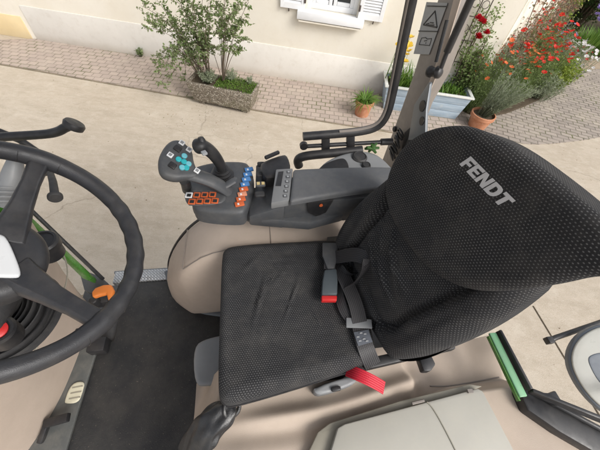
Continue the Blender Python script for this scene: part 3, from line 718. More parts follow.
mb = MB(); mb.prism([seatz(*p, .010) for p in [(320.7, 298), (336, 298), (335.8, 303), (321, 303)]], (0, 0, .020)); tp(mb, 'release_button', M['red'], belt, bevel=.003, label='red buckle release button')
mb = MB(); ribbon(mb, [AZ(347, 370, 1.90), AZ(356, 373.5, 1.93), AZ(366, 378, 1.938), AZ(375, 382.5, 1.932), AZ(384, 388, 1.918)], V((.3, 1, .1)), .034, .003); tp(mb, 'pull_strap', M['redweb'], label='short red webbing pull strap beside the seat')

# armrest --------------------------------------------------------------
mb = MB(); mb.prism([(-.02, .645, 2.0), (.10, .635, 1.985), (.10, .635, 2.11), (.03, .64, 2.075), (-.02, .645, 2.05)], (0, .13, 0)); mb.prism([(.095, .640, 1.99), (.42, .650, 2.00), (.42, .650, 2.12), (.095, .640, 2.12)], (0, .12, 0))
arm = tp(mb, 'armrest', M['dark'], bevel=.008)
mb = MB(); mb.prism([AY(x, y, .632) for x, y in [(307, 203), (320, 201), (334, 200), (326, 213), (316, 217), (308, 213)]], (0, .006, 0)); tp(mb, 'armrest_recess', M['black'], arm, bevel=.004)
mb = MB(); mb.lathe([(.006, 0), (.006, .003), (.001, .003)], AY(321, 205, .630), (0, -1, 0), 14); tp(mb, 'recess_lamp', M['keyorange'], arm)
mb = MB(); mb.pillow([tuple(p) for p in dens([tuple(AZ(*p, 2.16).xy) for p in [(290, 199.5), (291.5, 200.6), (294, 200.3), (345, 192), (405, 184), (412, 178), (408, 167), (372, 166), (330, 167), (295, 168.5), (293.2, 170)]], .02)][::1], fillet(.010, .022, 4), (V((0, 0, 2.16)), X, Y, Z)); tp(mb, 'arm_pad', M['pad'], arm)
# icon strip in front of the pad
strip = [AZ(*p, 2.152) for p in [(276, 169), (293, 168), (289.5, 200), (271, 203)]]
mb = MB(); mb.prism([p-V((0, 0, .03)) for p in strip], (0, 0, .03)); st = tp(mb, 'icon_strip', M['dark2'], arm, bevel=.004)
mb = MB(); mb.prism([AZ(*p, 2.1525) for p in [(278.5, 172), (283.5, 171.5), (281, 186), (275.5, 186)]], (0, 0, .0015)); tp(mb, 'display_window', M['black'], st)
for k in range(6):
    f = k/5; c = AZ(289-3.6*f-0.4, 172+24*f, 2.1525); h = .006
    mb = MB(); mb.box(c, (.013, .011, .003)); kk = tp(mb, 'icon_key', M['dark'], st, bevel=.001)
    mb = MB(); mb.box(c+V((0, 0, .0018)), (.007, .006, .001)); tp(mb, 'icon_mark', M['lgrey'], st)
# lever bank in the trough
mb = MB(); mb.prism([AZ(*p, 2.06) for p in [(256, 165), (277, 160), (273, 205), (255, 207)]], (0, 0, -.07)); tr = tp(mb, 'lever_trough', M['black'], arm, bevel=.004)
for k in range(4):
    f = k/3; a = AZ(265-1*f, 166+30*f, 2.06); b = AZ(262-2*f, 164+30*f, 2.115)
    mb = MB(); mb.tube([a, a.lerp(b, .5), b], [.007, .009, .012], 10, flat=.6); lv = tp(mb, 'paddle_lever', M['dash'])
    mb = MB(); fr_ = (b+V((0, 0, .004)), X, Y, Z); mb.pillow(rrect(-.017, .017, -.011, .011, .006, 3), fillet(.004, .008, 3), fr_); tp(mb, 'paddle_head', M['dash'] if k != 2 else M['dark'], lv)
    if k == 2:
        for dx in (-.008, .008):
            mb = MB(); mb.box(b+V((dx, -.002, .0055)), (.010, .011, .003)); tp(mb, 'paddle_mark', M['yellowkey'], lv)
# bracket block behind the levers
mb = MB(); mb.pillow(dens(smoothpoly([tuple(AZ(*p, 2.14).xy) for p in [(260, 163), (266, 160), (284, 153), (288, 156), (291, 167), (288, 172), (268, 178), (262, 172)]][::-1], 1), .02), fillet(.006, .05, 3), (V((0, 0, 2.14)), X, Y, Z)); pb = tp(mb, 'device_holder', M['black'])
mb = MB(); mb.bar(AZ(265, 158, 2.15), AZ(279, 152, 2.15), .012, .012); tp(mb, 'holder_clip', M['black'], pb, bevel=.003)

# control pod ------------------------------------------------------------
mb = MB(); podp = [tuple(AZ(*p, 2.075).xy) for p in [(187, 178), (191, 168), (216, 162.5), (244, 162), (250, 166), (255, 182), (252, 196), (246, 211), (240, 215), (200, 212), (191, 206)]][::-1]
mb.pillow(dens(smoothpoly(podp, 2), .012), fillet(.015, .07, 4), (V((0, 0, 2.085)), X, Y, Z)); pod = tp(mb, 'control_pod', M['dark'])
mb = MB(); mb.prism([AZ(*p, 2.04) for p in [(191, 207), (245, 214), (262, 219), (310, 223), (345, 214), (345, 200), (270, 195), (250, 190), (195, 195)]], (0, 0, -.045)); tp(mb, 'pod_arm', M['dark'], pod, bevel=.010)
mb = MB(); mb.prism([AZ(*p, 1.99) for p in [(193, 208), (246, 217), (264, 220), (312, 225), (300, 205), (200, 200)]], (0, 0, -.02)); tp(mb, 'pod_underside', M['black'], pod, bevel=.006)
mb = MB(); kp = [AZ(*p, 2.087) for p in [(184, 195), (188, 190), (217, 190), (225, 194), (226, 199), (220, 204), (190, 206), (186, 202)]]
mb.pillow(dens(smoothpoly([tuple(p.xy) for p in kp][::-1], 1), .01), fillet(.003, .005, 3), (V((0, 0, 2.089)), X, Y, Z)); tp(mb, 'keypad_plate', M['dark'], pod)
def key(mb_, c, w, h, t, rot=0):
    m3 = Matrix.Rotation(rot, 3, 'Z'); mb_.box(c, (w, h, t), m3)
for row, (x0, x1, y0, dy) in enumerate(((189.0, 212.5, 195.2, -.6), (192.0, 215, 201.6, -.8))):
    for k in range(4):
        x = x0+(x1-x0)*k/3; y = y0+dy*k/3
        mb = MB(); key(mb, AZ(x, y, 2.0925), .0228, .0225, .006, R(-6)); kk = tp(mb, 'key', M['keyorange'] if (row or k) else M['white'], pod, bevel=.002)
        mb = MB(); key(mb, AZ(x, y, 2.0965), .0125, .0120, .0015, R(-6)); tp(mb, 'key_symbol', M['ink'], pod)
for k in range(8):
    f = k/7; x = 249.0-9.5*f; y = 169.5+34.5*f
    mb = MB(); key(mb, AZ(x, y, 2.0875), .031, .0185, .007, R(12)); kk = tp(mb, 'rocker_key', M['keyblue'] if k < 4 else M['keylight'] if k == 5 else M['keyorange'], pod, bevel=.002)
    mb = MB(); key(mb, AZ(x-1.2, y, 2.0915), .006, .0075, .0015, R(12)); tp(mb, 'key_symbol', M['white'], pod)

# control grip: a palm-shaped head on a curved neck ------------------------
gn = V((.38, -.30, .88)).normalized(); gx = (X-gn*gn.x).normalized(); gy = gn.cross(gx); GC = AZ(178, 160, 2.21)
def gp(px, py): q = hit(px, py, GC, gn)-GC; return q.dot(gx), q.dot(gy)
ol_ = [gp(*p) for p in [(158.2, 165), (159, 155), (164.5, 145), (171, 139.2), (178, 138), (184.5, 141), (190, 146.5), (193.4, 151), (194, 159), (196.5, 166.5), (200, 171), (200.5, 175), (196, 178.5), (186, 178), (178, 179.5), (169, 178), (160.5, 174)]][::-1]
mb = MB(); mb.pillow(dens(smoothpoly(ol_, 2), .006), [(.012, -.042), (.004, -.032), (.0, -.018), (.001, -.009), (.004, -.003), (.009, 0)], (GC, gx, gy, gn), lambda x, y: .004*(1-(x*x+y*y)/.005)); grip = tp(mb, 'control_grip', M['dark'], ang=0)
mb = MB(); a = GC+gx*.028-gy*.03-gn*.02; path = [a, AZ(198, 176, 2.16), AZ(212, 181, 2.135), AZ(224, 188, 2.10), AZ(230, 193, 2.07)]
mb.tube(smoothpoly(path, 2, False), [.027-.00*i for i in range(17)], 16, flat=.62); tp(mb, 'grip_neck', M['dark'], grip)
mb = MB(); mb.tube([AZ(184, 180, 2.16), AZ(186, 184, 2.12), AZ(187, 190, 2.06)], .016, 12); tp(mb, 'grip_post', M['black'], grip)
mb = MB(); path = [AZ(222, 188, 2.108), AZ(233, 181, 2.112), AZ(236, 178, 2.108)]; mb.tube(path, [.012, .015, .006], 12, flat=.5); tp(mb, 'grip_ridge', M['dark'], grip)
gz = lambda px, py, h: (lambda q: GC+gx*q[0]+gy*q[1]+gn*h)(gp(px, py))
gm = Matrix((gx, gy, gn)).transposed()
for px, py in ((181.6, 143.8), (188.8, 150.6), (170, 156), (196.6, 171.6)):
    mb = MB(); mb.box(gz(px, py, .006), (.0165, .0165, .005), gm @ Matrix.Rotation(-.5, 3, 'Z')); tp(mb, 'grip_key', M['white'], grip, bevel=.0015)
    mb = MB(); mb.box(gz(px, py, .009), (.009, .009, .001), gm @ Matrix.Rotation(-.5, 3, 'Z')); tp(mb, 'grip_symbol', M['grey'], grip)
for px, py in ((177.5, 149.5), (172.3, 166.3)):
    mb = MB(); mb.box(gz(px, py, .0055), (.021, .020, .007), gm @ Matrix.Rotation(-.5, 3, 'Z')); tp(mb, 'grip_rocker', M['black'], grip, bevel=.003)
for px, py, q in ((178.3, 160.2, 1), (184, 156.8, 0), (183.6, 162.6, 1), (181.8, 168.3, 0), (188.2, 164.8, 0), (186, 168.6, 1)):
    mb = MB(); mb.lathe([(.0088, -.004), (.0088, .003), (.0068, .005), (.001, .0052)], gz(px, py, .005), gn, 18); tp(mb, 'grip_button', M['teal'] if q else plastic('key_pale_teal', (.16, .50, .58), .4, .1), grip)

# joystick ------------------------------------------------------------------
jb = AZ(222, 173, 2.10); jt = AZ(200, 143, 2.255)
path = smoothpoly([jb, AZ(221.5, 167, 2.14), AZ(218, 160, 2.18), AZ(211, 151.5, 2.215), AZ(204, 147, 2.235), AZ(199.5, 146, 2.245), AZ(197, 146.5, 2.24)], 3, False)
n = len(path); mb = MB(); rad = [.019+.016*max(0, (i/n-.35)/.65)**.9 if i < n*.93 else .019+.016*math.sqrt(max(.02, 1-((i/n-.93)/.07)**2)) for i in range(n)]
rad = [(.0165+.0068*min(1, max(0, (i/n-.2)/.55))) * (1 if i/n < .86 else math.sqrt(max(.03, 1-((i/(n-1)-.86)/.142)**2))) for i in range(n)]
mb.tube(path, rad, 20); joy = tp(mb, 'joystick', M['black'], ang=0)
mb = MB(); mb.lathe([(.040, 0), (.041, .006), (.034, .010), (.036, .016), (.029, .020), (.031, .026), (.024, .030), (.025, .035), (.019, .038)], jb-V((0, 0, .012)), (-.03, 0, 1), 28); tp(mb, 'joystick_gaiter', M['black'], joy, ang=50)
mb = MB(); c = AZ(201.2, 139.8, 2.262); mb.lathe([(.013, -.018), (.012, 0), (.008, .008), (.001, .0095)], c, (-.1, .3, 1), 18); tp(mb, 'thumb_knob', M['black'], joy)
mb = MB(); c = AZ(204.2, 153, 2.262); mb.box(c, (.015, .016, .008), Matrix.Rotation(.5, 3, 'Z')); tp(mb, 'joystick_button', M['lgrey'], joy, bevel=.002)

# grey housing behind the armrest ------------------------------------------
mb = MB(); ho = [tuple(AZ(*p, 2.10).xy) for p in [(314, 174), (324, 160), (343, 152), (362, 149), (377, 152), (389, 162), (400, 176), (408, 192), (330, 192)]][::-1]
mb.pillow(dens(smoothpoly(ho, 2), .015), fillet(.018, .14, 5), (V((0, 0, 2.10)), X, Y, Z)); hs_ = tp(mb, 'rear_housing', M['grey'])
mb = MB(); hr = [tuple(AZ(*p, 2.105).xy) for p in [(316, 171), (324, 163.5), (338, 158), (345, 157.5), (349, 164), (349, 172), (330, 174)]][::-1]; mb.pillow(dens(smoothpoly(hr, 2), .012), fillet(.003, .004, 3), (V((0, 0, 2.104)), X, Y, Z)); tp(mb, 'housing_opening', M['black'], hs_)
for px, py, rr in ((359.5, 157.5, .030), (366, 166, .018)):
    mb = MB(); mb.lathe([(rr, -.01), (rr, .004), (rr*.8, .010), (rr*.75, .007), (.001, .007)], AZ(px, py, 2.101), (0, -.1, 1), 24); tp(mb, 'round_knob', M['dash'], hs_, ang=35)

# right rear window frame ----------------------------------------------------
WY = .96
mb = MB(); path = [AY(303, 136.5, WY), AY(335, 134, WY), AY(362, 131.5, WY), AY(378, 127, WY), AY(387, 115, WY), AY(392, 95, WY), AY(402, 45, WY), AY(414, -12, WY), AY(422, -50, WY)]
path = [path[0]]+smoothpoly(path[1:], 3, False); mb.tube(path, .0165, 14); wf = tp(mb, 'window_frame', M['black'])
mb = MB(); mb.tube([p+V((-.012, -.006, .012)) for p in path[6:]], .006, 8); tp(mb, 'frame_trim', M['taupe'], wf)
mb = MB(); mb.tube([AY(303, 146.5, WY), AY(330, 145, WY), AY(392, 141.5, WY)], .0085, 12); mb.tube([AY(381, 142, WY), AY(392, 141.5, WY)], .014, 12); mb.lathe([(.016, 0), (.016, .016)], AY(304, 147, WY-.01), (0, 1, 0), 14); tp(mb, 'support_rod', M['black'], wf, ang=40)
for px in (326, 351):
    mb = MB(); mb.prism([AY(*p, WY-.01) for p in [(px-4, 136), (px+4, 135.5), (px+4, 158), (px-4, 158.5)]], (0, .02, 0)); tp(mb, 'frame_bracket', M['black'], wf, bevel=.003)
mb = MB(); mb.tube(smoothpoly([AY(299, 166, .93), AY(297, 160, .93), AY(303, 156, .93), AY(330, 153.5, .93), AY(362, 150, .93)], 2, False), .018, 12); tp(mb, 'lower_rail', M['black'], wf)
mb = MB(); c = AY(372, 148, .93)
for k in range(7):
    a = k*.9; mb.tube([c, c+V((.03*math.cos(a), .01*math.sin(2*a), .022*math.sin(a)))], [.008, .005], 8)
tp(mb, 'green_knob', plastic('dark_green_plastic', (.03, .09, .015), .4, .2), wf)

# pillar ---------------------------------------------------------------------
pl_ = [(441, -10), (463, -10), (459, 8), (448, 44), (436, 78), (420, 108), (405, 150), (395, 185), (365, 185), (382, 160), (397, 120), (412, 78), (427, 30)]
mb = MB(); mb.prism([AX(*p, .62) for p in pl_], (.07, .04, 0)); pil = tp(mb, 'cab_pillar', M['taupe'], bevel=.008)
mb = MB(); mb.prism([AX(*p, .619) for p in [(457, -10), (464.5, -10), (443, 62), (428.5, 97), (424, 98), (440, 55)]], (-.004, 0, 0)); tp(mb, 'pillar_edge', M['beige'], pil, bevel=.002)
mb = MB(); mb.prism([AX(*p, .6185) for p in [(427, 2), (448, 3), (429.5, 54.5), (414, 54)]], (-.002, 0, 0)); sk = tp(mb, 'warning_sticker', M['sticker'], pil)
def line(mb_, a, b, w=.0022): mb_.bar(AX(*a, .6155), AX(*b, .6155), w, .001, up=(1, 0, 0))
mb = MB()
tri = [(423.2, 24.7), (435, 11), (437, 27.5)]
for a, b in zip(tri, tri[1:]+tri[:1]): line(mb, a, b, .0042)
for a, b in (((426, 24.2), (429, 23.2)), ((428, 25), (434, 25)), ((430, 22.5), (433.5, 23)), ((427, 6), (446, 6.5)), ((418.5, 31), (437.5, 31.5))): line(mb, a, b, .003)
bk = [(419, 44.5), (421.5, 38), (425.5, 37.5), (427, 39), (431.5, 38.5), (429.5, 45.5)]
for a, b in zip(bk, bk[1:]+bk[:1]): line(mb, a, b, .002)
line(mb, (424, 41), (427, 40.5), .002); line(mb, (426, 42.5), (425.5, 43.5), .002)
tp(mb, 'sticker_print', M['ink'], pil)
# gas strut with ball joint
mb = MB(); sA, sB = AX(476, -12, .60), AX(447, 52, .60); mb.tube([sA, sB], .0108, 14); strut = tp(mb, 'gas_strut', M['black'], ang=40)
mb = MB(); mb.tube([sB, AX(441, 68, .60)], .007, 10); mb.tube([AX(447, 20, .595), AX(436, 62, .595)], .006, 8); tp(mb, 'strut_rod', M['black'], strut)
mb = MB(); c = AX(434, 72, .60); mb.lathe([(.008, -.026), (.016, -.021), (.018, -.011), (.014, -.005), (.014, .005), (.019, .010), (.018, .020), (.010, .026)], c, (.5, -.75, .3), 18); tp(mb, 'ball_joint', M['black'], strut, ang=50)
# steel bracket with two holes, coiled leads
mb = MB(); bk = [AX(*p, .60) for p in [(429, 82), (430, 84), (426, 110), (425, 140), (408, 140), (414, 105)]]; mb.prism(bk, (.012, .006, 0)); brk = tp(mb, 'steel_bracket', M['metal'], bevel=.002)
for px, py, q in ((422.5, 106, .019), (422, 121, .015)):
    mb = MB(); mb.lathe([(q, 0), (q, .002), (.001, .002)], AX(px, py, .599), (-1, 0, 0), 20); tp(mb, 'bracket_hole', M['black'], brk)
mb = MB(); mb.lathe([(.012, 0), (.012, .008), (.006, .012), (.001, .012)], AX(395.5, 129, .618), (-1, 0, 0), 12); tp(mb, 'pillar_stud', M['black'], pil)
mb = MB()
for k in range(9):
    c = AX(401-1.2*k+random.uniform(-1, 1), 133+2.8*k, .60); rr = random.uniform(.018, .030); e_a = V((0, random.uniform(.7, 1), random.uniform(-.4, .4))).normalized(); e_b = V((-.5, random.uniform(-.3, .3), .9)).normalized(); e_b = (e_b-e_a*e_b.dot(e_a)).normalized()
    mb.torus(c, e_a, e_b, rr, lambda a: .0035, 28, 7)
tp(mb, 'coiled_lead', M['black'])
mb = MB(); mb.prism([AX(*p, .62) for p in [(404, 132), (420, 118), (424, 145), (398, 168)]], (.01, 0, 0)); tp(mb, 'lead_holder', M['dash'], brk, bevel=.004)

# left-hand side console -----------------------------------------------------
def sm(a, b, t_): t_ = max(0, min(1, (t_-a)/(b-a))); return t_*t_*(3-2*t_)
def dens3(p): return [a.lerp(b, k/4) for a, b in zip(p, p[1:]) for k in range(4)]
def lc(x, y):
    z = 1.812
    yr = .080+.06*sm(.1, .65, x)                                            # roll beside the seat
    end = 1-sm(.46, .56, x)
    z += .036*math.exp(-((y-yr)/.026)**2)*end*sm(-.20, .10, x)
    w_ = .072-.052*sm(.36, .50, x)
    z += .030*sm(w_, .0, y-.035*sm(.25, .45, x)-.035*sm(.45, .62, x))*sm(-.22, -.05, x)   # shelf that carries the lid
    z -= .045*sm(.455, .50, x+.25*max(0, .10-y))*sm(.050, .068, y-.035*sm(.45, .62, x))                      # sunk panel behind the seat
    z += .05*sm(.72, .84, x)*sm(.08, .2, y)
    return z-.22*(1-sm(-.27, -.15, x-.25*(y-.05)))
gA, gB, gC = AZ(494, 331, 1.795)+V((.012, 0, 0)), AZ(525, 396, 1.84)+V((.008, 0, 0)), AZ(620, 470, 1.84)
def xmax(y):
    a, b = (gA, gB) if y > gB.y else (gB, gC)
    return a.x+(b.x-a.x)*(y-a.y)/(b.y-a.y)
def cxy(u_, v_): y = -.36+.60*v_; return -.24+(xmax(y)+.24)*u_, y
mb = MB(); mb.grid(lambda u_, v_: (lambda x, y: (x, y, lc(x, y)-.05*max(0, (u_-.985)/.015)**2))(*cxy(u_, v_)), 150, 110)
mb.grid(lambda u_, v_: (-.24, -.36+.60*u_, lc(-.24, -.36+.6*u_)*(1-v_)+(FL-.02)*v_), 30, 4)
mb.grid(lambda u_, v_: (cxy(u_, 1)[0], .24, lc(cxy(u_, 1)[0], .24)*(1-v_)+(FL-.02)*v_), 30, 4)
mb.grid(lambda u_, v_: (*cxy(1, u_), (lc(*cxy(1, u_))-.05)*(1-v_)+(FL-.02)*v_), 40, 4)
lcon = tp(mb, 'left_console', M['beige2'], ang=70, fix=False)
mb = MB(); rec = [AZ(*p, 1.865) for p in [(300, 470), (318, 432), (330, 423), (400, 401), (470, 384), (483, 386), (470, 392), (400, 410), (340, 432), (330, 470)]]; mb.prism(rec, (0, 0, -.02)); tp(mb, 'lid_recess_shade', M['olive'], lcon, bevel=.004)  # olive strip with the recess shade put into its colour
lp_ = [AZ(*p, 1.885) for p in [(322, 480), (338, 428), (345, 424), (478, 388.5), (483, 391), (530, 480)]]
mb = MB(); mb.prism(lp_, (0, 0, -.025)); lid = tp(mb, 'storage_lid', M['lid'], lcon, bevel=.004)
mb = MB(); mb.tube(smoothpoly([AZ(*p, 1.8855) for p in [(427, 402), (432, 407), (440, 420), (458, 455), (470, 485)]], 2, False), .0022, 6); tp(mb, 'lid_seam', M['olive'], lcon)
mb = MB(); mb.tube([AZ(*p, 1.8865) for p in [(412, 403.5), (424, 400.5)]], .004, 6); mb.box(AZ(470, 391, 1.887), (.016, .01, .006)); tp(mb, 'lid_catch', M['taupe'], lcon)
mb = MB(); mb.prism([AZ(*p, 1.95) for p in [(419, 357), (431, 354), (436, 364), (431, 371), (424, 371)]], (0, 0, -.03)); tp(mb, 'belt_anchor', M['black'], lcon, bevel=.004)
mb = MB(); mb.tube([V((p.x, p.y, lc(p.x, p.y)+.0008)) for p in dens3(smoothpoly([AZ(*q, 1.84) for q in [(440, 382), (455, 382.5), (480, 379), (512, 373)]], 2, False))], .002, 6); tp(mb, 'moulding_gap', M['taupe'], lcon)
# black gaiter at the foot of the seat
mb = MB(); rg = []; K = 22; NS = 48
gpts = [(233.5, 402, 1.865, .012, .010), (231, 407, 1.862, .026, .018), (224, 413, 1.858, .036, .024), (214, 421, 1.85, .041, .028), (206, 430, 1.84, .043, .030), (199, 440, 1.82, .042, .030), (193, 452, 1.79, .045, .028), (187, 466, 1.75, .05, .02)]
for k in range(K+1):
    f = k/K*(len(gpts)-1); i0 = min(len(gpts)-2, int(f)); w_ = f-i0; g0, g1 = gpts[i0], gpts[i0+1]; q = [g0[i]*(1-w_)+g1[i]*w_ for i in range(5)]
    c = AZ(q[0], q[1], q[2]); sd = V((-.62, .78, .0)).normalized(); row = []
    for i in range(NS):
        t_ = 2*PI*i/NS; fo = 1+.085*math.sin(5*t_+k*.35+.8*math.sin(k*.5))+.04*math.sin(9*t_-k*.6)+.035*math.sin(k*1.1+2*t_)
        row.append(c+sd*math.cos(t_)*q[3]*fo+Z*math.sin(t_)*q[4]*fo)
    rg.append(row)
mb.rings(rg); gt = tp(mb, 'lever_gaiter', M['boot'], ang=0, sub=1)
mb = MB(); mb.torus(AZ(232, 407, 1.868), V((.45, .89, 0)).normalized(), V((-.6, .3, .74)).normalized(), .026, lambda a: .005+.0015*math.sin(3*a), 30, 8); tp(mb, 'gaiter_hem', M['boot'], gt)

# rear: pale-green fender edge, black frame, round disc on its arm ------------------
ga, gb = AZ(492, 333, 1.905), AZ(523, 397, 1.905)
mb = MB(); mb.bar(ga, gb, .025, .010); gfe = tp(mb, 'fender_edge', M['palegreen'], bevel=.003)
mb = MB(); mb.bar(ga+V((-.015, -.008, -.006)), gb+V((-.015, -.008, -.006)), .005, .012); tp(mb, 'fender_lip', M['green'], gfe)
mb = MB(); mb.bar(AZ(498, 331, 1.91), AZ(529, 390, 1.91), .010, .03); mb.bar(AZ(530, 391, 1.91), AZ(612, 424, 1.93), .012, .03); tp(mb, 'fender_seal', M['black'], bevel=.004)
fp = [AZ(*p, 1.88) for p in [(519, 390), (527, 383.5), (538, 394), (612, 436), (612, 462), (560, 432), (528, 410)]]
mb = MB(); mb.prism(fp, (0, 0, -.05)); rfm = tp(mb, 'rear_frame', M['black'], bevel=.008)
mb = MB(); mb.tube([AZ(538, 395, 1.885), AZ(610, 434, 1.885)], .008, 8); mb.prism([AZ(*p, 1.885) for p in [(545, 394), (551, 391.5), (558, 403), (553, 407), (536, 393)]], (0, 0, .018)); tp(mb, 'frame_hinge', M['black'], rfm, bevel=.003)
dn = V((-.25, -.25, .93)).normalized(); DC = hit(618, 362, (1.5, 0, 1.55), (0, 0, 1)); dx_ = (X-dn*dn.x).normalized(); dy_ = dn.cross(dx_)
def dp(px, py): q = hit(px, py, DC, dn)-DC; return q.dot(dx_), q.dot(dy_)
do = smoothpoly([dp(*p) for p in [(569, 362), (572, 345), (584, 331), (606, 322), (640, 330), (660, 370), (640, 420), (612, 418), (592, 402), (577, 382)]][::-1], 2)
mb = MB(); mb.pillow(dens(do, .02), fillet(.008, .03, 3), (DC-dn*.006, dx_, dy_, dn)); dsk = tp(mb, 'round_mirror', M['rim_reflection_blue'])
cc_ = sum((V(p) for p in do), V((0, 0)))/len(do)
mb = MB(); mb.pillow(dens([cc_+(V(p)-cc_)*.94 for p in do], .02), fillet(.003, .006, 3), (DC+dn*.001, dx_, dy_, dn)); tp(mb, 'painted_mirror_face', M['disc'], dsk)  # matte face; the pale ground reflection is painted, not mirrored
mb = MB(); mb.pillow(dens(smoothpoly([dp(*p) for p in [(587, 360), (590, 355), (602, 352), (630, 352), (630, 400), (602, 386), (594, 375)]][::-1], 2), .02), fillet(.002, .003, 3), (DC+dn*.003, dx_, dy_, dn)); tp(mb, 'painted_reflection', M['rim_reflection_blue'], dsk)  # dark reflection of the tractor, painted as a flat inset
mb = MB(); mb.tube([AZ(548, 341, 1.5), AZ(556, 337.5, 1.5), AZ(604, 321, 1.5)], .0125, 10); mb.box(AZ(549, 340.5, 1.5), (.03, .03, .03)); pm = AZ(616, 452, 1.87); mb.tube(smoothpoly([DC-dn*.03, V((DC.x, DC.y-.12, 1.55)), V((pm.x+.1, pm.y-.05, 1.75)), pm], 2, False), .014, 10); tp(mb, 'mirror_arm', M['black'], bevel=.003)

# unseen cab roof, added to shade the interior; front end shortened to admit light
mb = MB(); mb.prism([(-.72, .02, 3.0), (.66, .02, 3.0), (.66, .88, 3.0), (-.72, .88, 3.0)], (0, 0, .14)); tp(mb, 'cab_roof', plastic('roof_lining', (.42, .40, .37), .8), bevel=.03)

# ------------------------------------------------------------------ the yard outside (world frame: X along the house front, Y away)
def GW(x, y, z=0): return hit(x, y, (0, 0, z), (0, 0, 1), BW)
def WW(x, y, Y_=5.58): return hit(x, y, (0, Y_, 0), (.022, 1, 0) if Y_ == 5.58 else (0, 1, 0), BW)
def struct(mb, name, m, **kw):
    o = mb.build(name, m, **kw); o['kind'] = 'structure'; return o
mb = MB(); mb.add([(-60, -60, 0), (60, -60, 0), (60, 60, 0), (-60, 60, 0)], [(0, 1, 2, 3)]); struct(mb, 'ground', M['ground'], smooth=False)
def sheet(name, pts, z, h, m, bevel=0):
    mb = MB(); mb.prism([(x, y, z-h) for x, y in pts], (0, 0, h)); return struct(mb, name, m, smooth=False, bevel=bevel)
sheet('pavement', [(-9, 4.83), (-5.4, 4.69), (-3.7, 4.60), (-2.3, 4.53), (-.9, 4.44), (.6, 4.40), (2.9, 4.36), (2.9, 5.7), (-5.45, 5.9), (-5.5, 5.70), (-6.4, 5.30), (-9, 5.0)], .022, .03, M['pave'])
sheet('gutter', [(-9, 4.80), (-5.4, 4.66), (-3.7, 4.575), (-2.3, 4.505), (-.9, 4.415), (.6, 4.375), (2.9, 4.335), (2.9, 4.375), (.6, 4.41), (-.9, 4.45), (-2.3, 4.54), (-3.7, 4.61), (-5.4, 4.70), (-9, 4.84)], .008, .02, plastic('gutter_dirt', (.22, .18, .13), .95, .3, 60, .5, dust=.4, dustcol=(.08, .09, .03)))
setts = smoothpoly([(2.75, 4.72), (3.05, 4.66), (3.35, 4.60), (3.7, 4.63), (4.1, 4.74), (5.13, 5.16), (6.4, 5.9), (8.5, 7.4), (12, 11), (9.5, 10.5), (7.2, 8.55), (6.2, 8.1), (5.6, 7.9), (4.4, 6.3), (2.9, 5.6)], 1)
sheet('garden_path', [tuple(p) for p in setts], .010, .02, M['setts'])
sheet('sandy_path', [(5.4, 7.85), (6.2, 8.05), (7.3, 8.5), (9.6, 10.6), (12, 13), (9, 13.5), (6.6, 10.6), (5.7, 9.0)], .006, .02, M['sand'])
sheet('flower_bed', [tuple(p) for p in smoothpoly([(2.7, 5.2), (3.3, 5.35), (4.2, 6.05), (5.1, 6.9), (5.75, 7.9), (6.1, 9.4), (5.7, 9.6), (2.7, 5.6)], 1)], .05, .07, M['soil'])
sheet('hedge_bed', [(6.35, 9.3), (7.5, 8.9), (10, 10.9), (14, 14), (12, 18), (6.6, 14)], .03, .05, M['soil'])
for a, b in (((533, 306), (614, 440)),):
    A_, B_ = GW(*a), GW(*b); mb = MB(); mb.bar(A_, B_, .016, .006); struct(mb, 'slab_joint', M['soil'])

# house ------------------------------------------------------------------
HO = empty('house', (0, 5.58, 0), math.atan(-.022)); tag(HO, 'cream rendered house with white plinth, white window and louvred shutters', 'house')
def hp(mb, name, m, parent=None, **kw): return mb.build(name, m, parent or HO, **kw)
mb = MB()
mb.box((-4.925, .15, 1.6), (9.05, .3, 3.2)); mb.box((1.575, .15, 1.6), (2.35, .3, 3.2)); mb.box((0, .15, .58), (.80, .3, 1.16)); mb.box((0, .15, 2.85), (.80, .3, .7))
hp(mb, 'wall', M['stucco'], smooth=False)
mb = MB(); mb.box((-1.38, -.004, .285), (8.18, .024, .57)); hp(mb, 'plinth', M['plinth'], bevel=.006)
mb = MB(); mb.box((-7.52, -.004, .19), (3.9, .02, .38)); hp(mb, 'side_plinth', M['tan'], bevel=.006)
mb = MB(); mb.prism([(-.53, -.11, 1.05), (.53, -.11, 1.05), (.53, .05, 1.05), (-.53, .05, 1.05)], (0, 0, .115)); sill = hp(mb, 'window_sill', M['wood_white'], bevel=.008)
mb = MB(); mb.box((0, -.07, 1.028), (1.0, .06, .02)); hp(mb, 'sill_drip', M['stucco'], sill)
mb = MB()
for c, s_ in (((-.365, .13, 1.78), (.07, .06, 1.24)), ((.365, .13, 1.78), (.07, .06, 1.24)), ((0, .13, 1.20), (.66, .06, .075)), ((0, .13, 2.36), (.66, .06, .08)), ((-.036, .13, 1.78), (.055, .05, 1.085)), ((.036, .127, 1.78), (.055, .05, 1.085)), ((-.30, .135, 1.78), (.06, .045, 1.085)), ((.30, .135, 1.78), (.06, .045, 1.085)), ((-.167, .136, 1.265), (.2, .04, .055)), ((.167, .136, 1.265), (.2, .04, .055))): mb.box(c, s_)
win = hp(mb, 'window', M['wood_white'], bevel=.005)
for sx in (-1, 1):
    mb = MB(); mb.box((sx*.167, .145, 1.8), (.215, .006, 1.08)); hp(mb, 'pane', M['glass'], win)
mb = MB(); mb.box((0, .225, 1.76), (.78, .02, 1.17)); hp(mb, 'room_dark', plastic('room_shade', (.03, .032, .035), .9), win)
